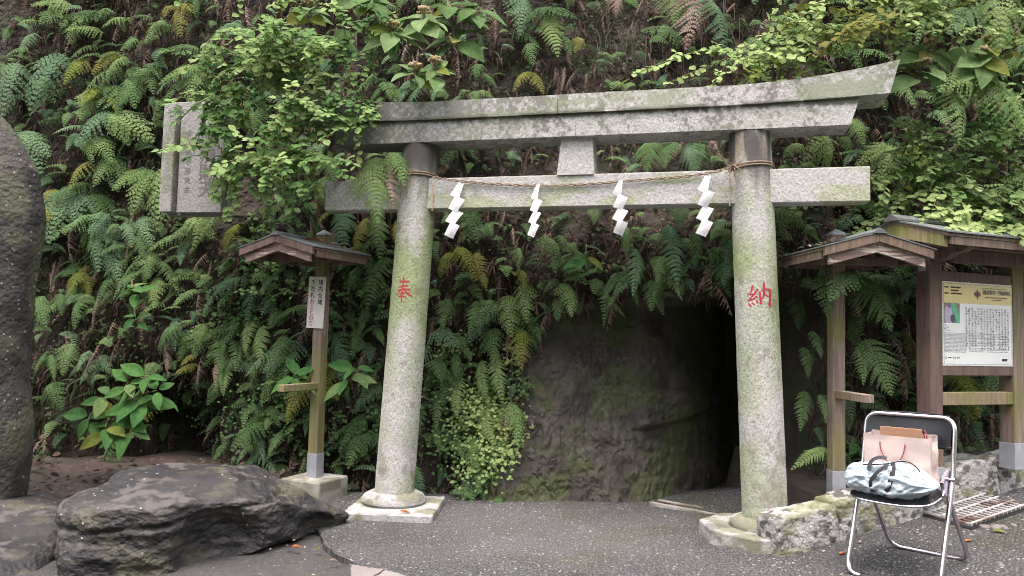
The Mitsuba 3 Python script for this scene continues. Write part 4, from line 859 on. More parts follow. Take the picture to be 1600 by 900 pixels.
# hollows broken out of its right front and right end
bman = manifold3d.Manifold(manifold3d.Mesh(np.asarray(bh.vertices, np.float32), np.asarray(bh.faces, np.uint32)))
bman = bman - ellipsoid((-1.62, 4.66, 0.10), (0.34, 0.42, 0.25)) - ellipsoid((-1.25, 5.38, 0.02), (0.16, 0.30, 0.15))
bm = refine(from_manifold(bman), 0.035)
trimesh.smoothing.filter_laplacian(bm, iterations=1)
def boulder_shape(m):
    v = np.array(m.vertices); n = np.array(m.vertex_normals)
    P = v * np.array([2.0, 2.0, 3.4]) + v[:, :1] * np.array([0, 0, 0.9])
    f = meshkit.fbm(P * 1.2, 4, 3) - 0.5
    rid = 1 - np.abs(meshkit.fbm(v * np.array([1.8, 1.8, 6.0]) + 4, 4, 9) - 0.5) * 2
    groove = np.exp(-((v[:, 2] - 0.225 - 0.10 * (v[:, 0] + 2.3) - 0.05 * (meshkit.fbm(v * 5, 2, 1) - 0.5)) / 0.014) ** 2) * (v[:, 1] < 5.5)
    d = 0.08 * f + 0.06 * (rid - 0.84) + 0.055 * (meshkit.fbm(v * 7, 4, 13) - 0.5) + 0.018 * (meshkit.fbm(v * np.array([22, 22, 34]), 3, 14) - 0.5) - 0.03 * groove
    v = v + n * d[:, None]
    return trimesh.Trimesh(v, m.faces, process=False)
bm = refine(bm, 0.019)
boulder = thing('boulder', 'large dark grey boulder with worn pale edges in the left foreground', 'boulder')
put(boulder, boulder_shape(bm), 'boulder_rock', True)
lh = hull([(-4.6, 4.4, -0.1), (-4.5, 5.9, 0.0), (-4.4, 5.7, 0.16), (-3.5, 6.0, 0.12), (-3.15, 5.8, 0.06), (-2.85, 5.2, 0.12), (-2.8, 4.7, 0.06), (-2.6, 4.4, -0.1), (-3.1, 4.35, 0.06), (-3.6, 4.3, 0.14), (-4.4, 4.6, 0.2), (-3.8, 5.3, 0.19), (-3.4, 5.4, 0.18), (-2.95, 5.6, -0.1), (-3.4, 6.3, -0.1)])
lm = refine(lh, 0.04)
trimesh.smoothing.filter_laplacian(lm, iterations=4)
low = thing('low_rock', 'low flat dark rock at the left edge under the standing stone', 'rock')
put(low, sub_noise(sub_noise(lm, 0.10, 2.2, 3, 15), 0.03, 10, 3, 16), 'boulder_rock', True)

# the standing stone: outline in x and z, rounded back and front
def standing(u, v):
    z = v * 3.25
    right = np.interp(z, [0, 0.12, 0.6, 0.95, 1.3, 1.65, 1.88, 2.12, 2.34, 2.5, 2.7, 2.86, 2.98, 3.12, 3.25], [-3.40, -3.39, -3.38, -3.45, -3.46, -3.45, -3.42, -3.415, -3.46, -3.50, -3.62, -3.74, -3.86, -4.05, -4.3])
    left = np.interp(z, [0, 1.5, 2.6, 3.0, 3.25], [-4.95, -5.0, -4.9, -4.7, -4.3])
    a = u * 2 * np.pi
    cx, hw_ = (right + left) / 2, (right - left) / 2
    thick = np.interp(z, [0, 2.4, 3.0, 3.25], [0.30, 0.26, 0.16, 0.02])
    ex = np.sign(np.cos(a)) * np.abs(np.cos(a)) ** 0.45; ey = np.sign(np.sin(a)) * np.abs(np.sin(a)) ** 0.8
    return np.stack([cx - 0.06 + hw_ * ex, 5.62 + thick * ey + 0.10 * (z / 3.0), z + 0.05], -1)
sm = grid(standing, np.linspace(0, 1, 180), np.linspace(0, 1, 130))
sm = sub_noise(sub_noise(sm, 0.04, 2.2, 3, 23), 0.012, 15, 3, 24)
mono = thing('standing_stone', 'tall dark weathered standing stone cut off by the left edge', 'standing stone')
put(mono, sm, 'monolith_rock', True)
# shallow worn carving on its face
TX = frame([-3.04, 6.78, 2.40], unit([0.985, -0.17, 0.0]), unit([0.17, 0.985, 0.03]), [0, 0, 1])
tab = thing('inscribed_tablet', 'grey granite tablet with carved columns of writing, half hidden by vines', 'tablet')
part(tab, 'side_post', xf(box(-0.04, 0.075, -0.05, 0.1, 0.0, 0.96, 0.006), TX), 'granite_weathered')
part(tab, 'face', xf(box(0.10, 0.52, -0.005, 0.1, 0.0, 0.93, 0.004), TX), 'granite_weathered')
part(tab, 'back_slab', xf(box(-0.04, 0.54, 0.06, 0.16, -0.02, 1.0, 0.004), TX), 'granite_weathered')
part(tab, 'small_lettering', onto(column('令川高亭有支金', 0.066, 0.083, 0.0015, 0.0006), 0.19, 0.735, TX, -0.0055), 'carved_dark', False, 'small carved column of writing')
part(tab, 'large_lettering', onto(column('洗辨財天', 0.155, 0.148, 0.0015, 0.002), 0.37, 0.735, TX, -0.0055), 'carved_dark', False, 'large carved characters 洗辨財天')

# ------------------------------------------------------------------ folding chair and bags
CS = 1.22
ch_yaw = -0.843
gf = ground_frame(2.40, 4.76, ch_yaw, 0.004)
CH = gf @ np.diag([CS, CS, CS, 1.0])
chair = thing('folding_chair', 'folding chair with chrome tube frame and black seat and back, standing on the sloping asphalt', 'chair')
w = 0.215; rt = 0.0115
front = rounded([(-w, 0.158, 0.60), (-w, -0.18, rt), (w, -0.18, rt), (w, 0.158, 0.60)], 0.07, 10)
topb = rounded([(-w, 0.10, 0.50), (-w, 0.165, 0.615), (-w + 0.01, 0.20, 0.735), (w - 0.01, 0.20, 0.735), (w, 0.165, 0.615), (w, 0.10, 0.50)], 0.075, 10)
def line(y): return (y + 0.18) / 0.338 * 0.588 + rt
full = rounded([(w, -0.18, rt), (w, 0.125, line(0.125)), (w - 0.004, 0.19, 0.742), (-w + 0.004, 0.19, 0.742), (-w, 0.125, line(0.125)), (-w, -0.18, rt), (w, -0.18, rt)], 0.07, 10)
full = np.vstack([full[1:], full[:1]])
full = rounded([(0.0, -0.18, rt), (w, -0.18, rt), (w, 0.10, line(0.10)), (w - 0.003, 0.182, 0.742), (-w + 0.003, 0.182, 0.742), (-w, 0.10, line(0.10)), (-w, -0.18, rt), (0.0, -0.18, rt)], 0.065, 10)
part(chair, 'front_frame', xf(tube(full, rt, 12, False), CH), 'chrome', True)
wr = w - 0.026
rear = rounded([(-wr, 0.03, 0.475), (-wr, 0.283, rt), (wr, 0.283, rt), (wr, 0.03, 0.475)], 0.065, 10)
part(chair, 'rear_frame', xf(tube(rear, rt * 0.95, 12), CH), 'chrome', True)
for s in (-1, 1):
    part(chair, 'hinge', xf(hull([(s * (w - dx), y, z) for dx in (0.012, 0.028) for y, z in ((0.02, 0.40), (0.045, 0.40), (0.10, 0.50), (0.075, 0.51), (0.0, 0.47))]), CH), 'chrome')
    part(chair, 'rivet', xf(trimesh.creation.cylinder(0.008, 0.05, sections=12).apply_transform(trimesh.transformations.rotation_matrix(math.pi / 2, [0, 1, 0])).apply_translation([s * (w - 0.01), 0.068, 0.47]), CH), 'chrome', 40)
    part(chair, 'rubber_foot', xf(trimesh.creation.cylinder(0.014, 0.05, sections=12).apply_transform(trimesh.transformations.rotation_matrix(math.pi / 2, [0, 1, 0])).apply_translation([s * 0.12, -0.18, rt]), CH), 'black_plastic', 40)
def seat_fn(scale, z):
    def fn(u, v):
        a, rr = u * 2 * np.pi, v
        ex = np.sign(np.cos(a)) * np.abs(np.cos(a)) ** 0.55; ey = np.sign(np.sin(a)) * np.abs(np.sin(a)) ** 0.62
        x, y = 0.188 * scale * rr * ex, 0.178 * scale * rr * ey
        x = x * (1 + 0.09 * (-y / 0.18))
        zz = z - 0.018 * sstep(0.85, 1.0, rr) - 0.02 * (1 - (x / 0.19) ** 2) * 0.4 + 0.02 * sstep(0.04, -0.2, y) * -1 - 0.10 * (y - 0.0)
        return np.stack([x, y - 0.008, zz], -1)
    return fn
seat_top = grid(seat_fn(1.0, 0.424), np.linspace(0, 1, 73), np.linspace(0, 1, 14))
seat_bot = grid(lambda u, v: seat_fn(1.0, 0.424)(u, v) - np.stack([0 * u, 0 * u, 0.006 + 0.014 * (1 - v)], -1), np.linspace(0, 1, 73), np.linspace(0, 1, 14))
part(chair, 'seat', xf(cat_([seat_top, seat_bot]), CH), 'black_vinyl', True)
rim = seat_fn(1.0, 0.424)(np.linspace(0, 1, 73), np.ones(73)) - [0, 0, 0.006]
part(chair, 'seat_rim', xf(tube(rim, 0.0062, 8, False), CH), 'chrome', True)
def back_fn(off):
    def fn(u, v):
        x = (u - 0.5) * 2
        hx = (w - 0.012) * np.where(v > 0.6, np.sqrt(np.clip(1 - ((v - 0.6) / 0.4) ** 2 * 0.13, 0, 1)), 1.0)
        zz = 0.595 + v * 0.150 + 0.0 * x
        y = 0.128 + (0.182 - 0.128) * v + 0.035 * (1 - x * x) + off
        return np.stack([x * hx, y, zz + 0.012 * (x * x) * (1 - v)], -1)
    return fn
part(chair, 'backrest', xf(cat_([grid(back_fn(-0.007), np.linspace(0, 1, 30), np.linspace(0, 1, 12)), grid(back_fn(0.007), np.linspace(0, 1, 30), np.linspace(0, 1, 12)),
     tube(np.vstack([back_fn(0)(np.linspace(0, 1, 30), np.ones(30))]), 0.008, 8), tube(back_fn(0)(np.linspace(0, 1, 30), np.zeros(30)), 0.008, 8)]), CH), 'black_vinyl', True)

pb = thing('paper_shopping_bag', 'pale pink paper bag with dark red cord handles, standing on the chair seat', 'paper bag')
# slightly wedge shaped, leaning back against the chair
def bag_panel(c, n=10, seed=0, bulge=0.006):
    c = np.asarray(c, float)
    def fn(u, v):
        u, v = u[:, None], v[:, None]
        p = (c[0] * (1 - u) + c[1] * u) * (1 - v) + (c[3] * (1 - u) + c[2] * u) * v
        nn = unit(np.cross(c[1] - c[0], c[3] - c[0]))
        k = (meshkit.fbm(p * 14 + seed, 3, seed) - 0.5) * 4 * np.minimum(1, 5 * np.minimum(u[:, 0] * (1 - u[:, 0]) * 4, v[:, 0] * 2))
        return p + nn * (bulge * k)[:, None]
    return grid(fn, np.linspace(0, 1, n), np.linspace(0, 1, n))
x0, x1, yb0, yb1, yt0, yt1, zb, zt = -0.165, 0.150, -0.005, 0.085, 0.022, 0.118, 0.425, 0.668
Bf = [(x0, yb0, zb), (x1, yb0, zb), (x1, yt0, zt), (x0, yt0, zt)]
Bb = [(x0, yb1, zb), (x1, yb1, zb), (x1, yt1, zt), (x0, yt1, zt)]
part(pb, 'front_panel', xf(bag_panel(Bf, 16, 1), CH), 'pink_paper', True)
part(pb, 'back_panel', xf(bag_panel(Bb, 16, 2), CH), 'pink_paper', True)
for s, x in ((0, x0), (1, x1)):
    yb_, yt_ = (yb0 + yb1) / 2, (yt0 + yt1) / 2
    inn = -0.014 if s else 0.014
    part(pb, 'gusset', xf(cat_([bag_panel([(x, yb0, zb), (x + inn, yb_, zb), (x + inn, yt_, zt), (x, yt0, zt)], 12, 3 + s, 0.009), bag_panel([(x + inn, yb_, zb), (x, yb1, zb), (x, yt1, zt), (x + inn, yt_, zt)], 12, 5 + s, 0.009)]), CH), 'pink_paper', 40)
part(pb, 'stiffener', xf(box(-0.115, 0.085, 0.100, 0.106, 0.55, 0.692), CH), 'brown_card', False, 'brown cardboard edge showing above the rim')
part(pb, 'cord_handle', xf(tube(smoothpath([(-0.083, 0.014, 0.635), (-0.075, 0.000, 0.60), (-0.055, -0.02, 0.575), (-0.02, -0.035, 0.545), (0.02, -0.03, 0.56), (0.036, -0.005, 0.60), (0.038, 0.014, 0.632)], 30), 0.0029, 7), CH), 'cord_red', True)
part(pb, 'cord_handle', xf(tube(smoothpath([(0.095, 0.11, 0.645), (0.10, 0.095, 0.69), (0.112, 0.08, 0.683), (0.118, 0.07, 0.655)], 14), 0.0029, 7), CH), 'cord_red', True)

db = thing('duffel_bag', 'crumpled pale blue grey nylon bag with black straps lying on the chair seat', 'bag')
def duffel(u, v):
    a = v * 2 * np.pi
    s = (u - 0.5) * 2
    prof = np.clip(1 - np.abs(s) ** 4.5, 0, 1) ** 0.5
    hgt = np.interp(u, [0, 0.12, 0.35, 0.6, 0.75, 0.9, 1], [0.95, 1.02, 0.92, 1.25, 1.0, 0.62, 0.35])
    ry, rz = 0.088 * prof * (0.9 + 0.1 * hgt), 0.080 * prof * hgt
    y = ry * np.cos(a); z = rz * np.sin(a)
    z = np.where(z < 0, z * 0.75, z)
    top = np.clip(np.sin(a), 0, 1)
    x = s * 0.215
    P = np.stack([x * 7, np.cos(a) * 1.6, np.sin(a) * 2.2], -1)
    fold = 1 - np.abs(meshkit.fbm(P * np.array([0.9, 0.5, 0.5]) + P[:, 1:2] * 0.5 + 3, 3, 17) - 0.5) * 4
    fold2 = 1 - np.abs(meshkit.fbm(P * np.array([2.6, 0.7, 0.7]) - P[:, 2:3] * 0.6 + 9, 3, 19) - 0.5) * 4
    d = 0.026 * (fold - 0.55) + 0.014 * (fold2 - 0.5)
    seam = np.exp(-((np.cos(a) + 0.25) / 0.12) ** 2) * top
    d = (d - 0.012 * seam) * prof
    k = 1 + d / 0.07
    return np.stack([x * (1 + 0.25 * d * 8), -0.098 + y * k, 0.476 + z * k], -1)
dm = grid(duffel, np.linspace(0, 1, 110), np.linspace(0, 1, 97))
part(db, 'body', xf(dm, CH), 'bag_nylon', True)
def ribbon(pts, wd, nrm):
    p = smoothpath(pts, 40); t = unit_rows(np.gradient(p, axis=0)); n_ = np.asarray(nrm, float)
    b = unit_rows(np.cross(t, n_)); nn = np.cross(b, t)
    v = np.concatenate([p + b * wd / 2 + nn * 0.001, p - b * wd / 2 + nn * 0.001, p - b * wd / 2 - nn * 0.001, p + b * wd / 2 - nn * 0.001])
    n = len(p); f = []
    for i in range(n - 1):
        for j in range(4):
            a, c_ = j * n + i, ((j + 1) % 4) * n + i
            f += [[a, c_, c_ + 1], [a, c_ + 1, a + 1]]
    return trimesh.Trimesh(v, f, process=False)
def unit_rows(x): return x / (np.linalg.norm(x, axis=1, keepdims=True) + 1e-12)
part(db, 'strap', xf(ribbon([(0.0, -0.186, 0.43), (0.030, -0.196, 0.475), (0.048, -0.180, 0.535), (0.040, -0.145, 0.578)], 0.022, (0, -1, 0.3)), CH), 'strap_black', True)
part(db, 'strap', xf(ribbon([(-0.045, -0.186, 0.44), (-0.052, -0.196, 0.48), (-0.025, -0.186, 0.53), (0.02, -0.150, 0.572)], 0.016, (0, -1, 0.3)), CH), 'strap_black', True)
part(db, 'strap', xf(ribbon([(-0.062, -0.168, 0.535), (-0.062, -0.140, 0.575), (-0.035, -0.125, 0.592), (0.0, -0.118, 0.588)], 0.018, (0, -0.8, 0.7)), CH), 'strap_black', True)
part(db, 'zip', xf(tube(smoothpath([(-0.16, -0.125, 0.535), (-0.08, -0.125, 0.553), (0.0, -0.120, 0.565), (0.08, -0.118, 0.585), (0.15, -0.12, 0.545)], 30), 0.003, 6), CH), 'strap_black', True)

# ------------------------------------------------------------------ plants
def leaflet_rows(n, prof, jit, r):
    x = np.linspace(0, 1, n + 1)[:-1] + 0.5 / n
    return x
def frond_mesh(kind, seed):
    """A fern frond along +x from 0 to 1, spread in y, arching in z, light enough to repeat."""
    r = np.random.default_rng(seed)
    V, F = [], []
    def add(pts, tris):
        b = len(V); V.extend(pts); F.extend([[b + i for i in t] for t in tris])
    bend = {'b': 0.16, 'l': 0.13, 'L': 0.14, 'd': 0.10}[kind]
    def spine(x):
        return np.array([x, 0.02 * math.sin(3 * x + seed), bend * 4 * x * (1 - x) * (1 - 0.3 * x)])
    n = {'b': 13, 'l': 15, 'L': 19, 'd': 13}[kind]
    stalk = {'b': 0.12, 'l': 0.05, 'L': 0.03, 'd': 0.05}[kind]
    def half_width(t):
        if kind == 'b': return 0.335 * (1 - t) ** 0.78 * min(1, 0.72 + 2.2 * t)
        if kind == 'l': return 0.235 * (1 - t ** 2.6) ** 0.9 * min(1, 0.55 + 1.6 * t) * (1 - 0.35 * t)
        if kind == 'L': return 0.36 * (1 - t ** 1.7) * min(1, 0.6 + 2.0 * t)
        return 0.17 * (1 - t ** 2) * (0.7 + 0.6 * r.random())
    # rachis
    xs = np.linspace(0, 1, 10)
    for a, b in zip(xs, xs[1:]):
        p, q = spine(a), spine(b); wa, wb = 0.006 * (1.2 - a), 0.006 * (1.2 - b)
        add([p + [0, wa, 0.004], p - [0, wa, -0.004], q - [0, wb, -0.004], q + [0, wb, 0.004]], [(0, 1, 2), (0, 2, 3)])
    for i in range(n):
        t = (i + 0.35) / n
        x = stalk + (1 - stalk) * t
        p0 = spine(x)
        for side in (-1, 1):
            L = half_width(t) * (0.9 + 0.2 * r.random())
            if kind == 'd' and r.random() < 0.2: continue
            if L < 0.012: L = 0.012
            ang = math.radians({'b': 66, 'l': 68, 'L': 62, 'd': 45}[kind] - 16 * t + 7 * r.normal())
            d = np.array([math.cos(ang), side * math.sin(ang), 0])
            droop = {'b': 0.42, 'l': 0.30, 'L': 0.55, 'd': 1.3}[kind] * (0.7 + 0.6 * r.random())
            wmax = (1 - stalk) / n * {'b': 0.62, 'l': 0.50, 'L': 0.52, 'd': 0.35}[kind]
            nrm = np.array([-d[1], d[0], 0]) * side     # towards the tip side
            def pt(s, o, up=0.0):
                z = 0.10 * L * math.sin(math.pi * min(1, s * 1.4)) - droop * L * s * s + up
                q = p0 + d * L * s + np.array([0.10 * L * s * s, 0, z])
                return q + nrm * o
            if kind in 'bL':
                m = max(3, int({'b': 6, 'L': 10}[kind] * (L / 0.3) ** 0.7 + 0.5))
                for j in range(m):
                    s0, s1 = j / m, (j + 1) / m
                    sm = (s0 + s1) / 2
                    wl = wmax * (1 - sm) ** 0.7 * min(1, 0.75 + sm) * (0.88 + 0.24 * r.random())
                    gap = 0.16 / m
                    for o in (-1, 1):
                        tip = pt(sm + 0.5 / m, o * wl, -0.10 * wl)
                        mid = pt(s0 + 0.35 / m, o * wl * 0.92, -0.06 * wl)
                        add([pt(s0, 0), pt(s1 - gap, 0), tip, mid], [(0, 1, 2), (0, 2, 3)])
            else:
                m = 4
                rows = []
                for j in range(m + 1):
                    s = j / m
                    wl = wmax * (1 - s ** 1.5) * (0.75 + 0.25 * min(1, 4 * s)) * 0.95
                    tw = 0.0 if kind == 'l' else 0.5 * wl
                    rows.append((pt(s, -wl, -0.12 * wl + tw), pt(s, 0, 0.03 * wl), pt(s, wl, -0.12 * wl - tw)))
                pts = [q for row in rows for q in row]
                tris = []
                for j in range(m):
                    for k in range(2):
                        a = j * 3 + k
                        tris += [(a, a + 1, a + 4), (a, a + 4, a + 3)]
                add(pts, tris)
    return trimesh.Trimesh(np.array(V), np.array(F), process=False)
FR = {k: [mikit.ply(frond_mesh(k, 10 * i + ord(k)), 'leaf_mid') for i in range(5)] for k in 'blLd'}
MATS = {'m': 'leaf_mid', 'l': 'leaf_light', 'd': 'leaf_dark', 'u': 'leaf_blue', 'y': 'leaf_yellow', 'x': 'leaf_dead'}
def frond_matrix(b, t, facing, width=1.0, twist=0.0):
    b, t = np.asarray(b, float), np.asarray(t, float)
    L = np.linalg.norm(t - b); x = (t - b) / L
    z = np.asarray(facing, float); z = unit(z - x * (z @ x)); y = np.cross(z, x)
    c, s = math.cos(twist), math.sin(twist)
    y, z = y * c + z * s, z * c - y * s
    return frame(b, x * L, y * L * width, z * L)
def add_frond(parent, kind, m, b, t, facing, width=1.0, twist=0.0):
    key = numbered(parent + '__frond')
    scene[key] = {**FR[kind][rng.integers(5)], 'bsdf': {'type': 'ref', 'id': MATS[m]}, 'to_world': T(frond_matrix(b, t, facing, width, twist))}
    return key
def region(X, z):
    if X < -2.3: return 'on the upper bank far left' if z > 3.3 else 'on the bank left of the tablet' if z > 1.3 else 'low on the bank behind the boulder'
    if X < -0.9: return 'on the bank above the left signpost' if z > 2.3 else 'on the bank beside the left signpost'
    if X < 2.2:
        if z > 2.9: return 'on the dark bank above the lintel'
        if z > 1.4: return 'hanging over the tunnel mouth'
        return 'on the bank right of the left pillar'
    if z > 2.3: return 'on the bank above the right roofs'
    return 'on the bank right of the right pillar'
WORD = {'m': 'green', 'l': 'bright green', 'd': 'dark green', 'u': 'blue green', 'y': 'yellowing', 'x': 'dead brown'}
SHAPE = {'b': 'broad triangular', 'l': 'narrow feathery', 'L': 'large finely divided', 'd': 'withered drooping'}
def new_fern(kind, m, X, z, small=False):
    lab = f'{"small " if small else ""}{WORD[m]} {SHAPE[kind]} fern {region(X, z)}'
    return thing('fern', lab, 'fern', f'{"small " if small else ""}{WORD[m]} {SHAPE[kind]} ferns {region(X, z)}')
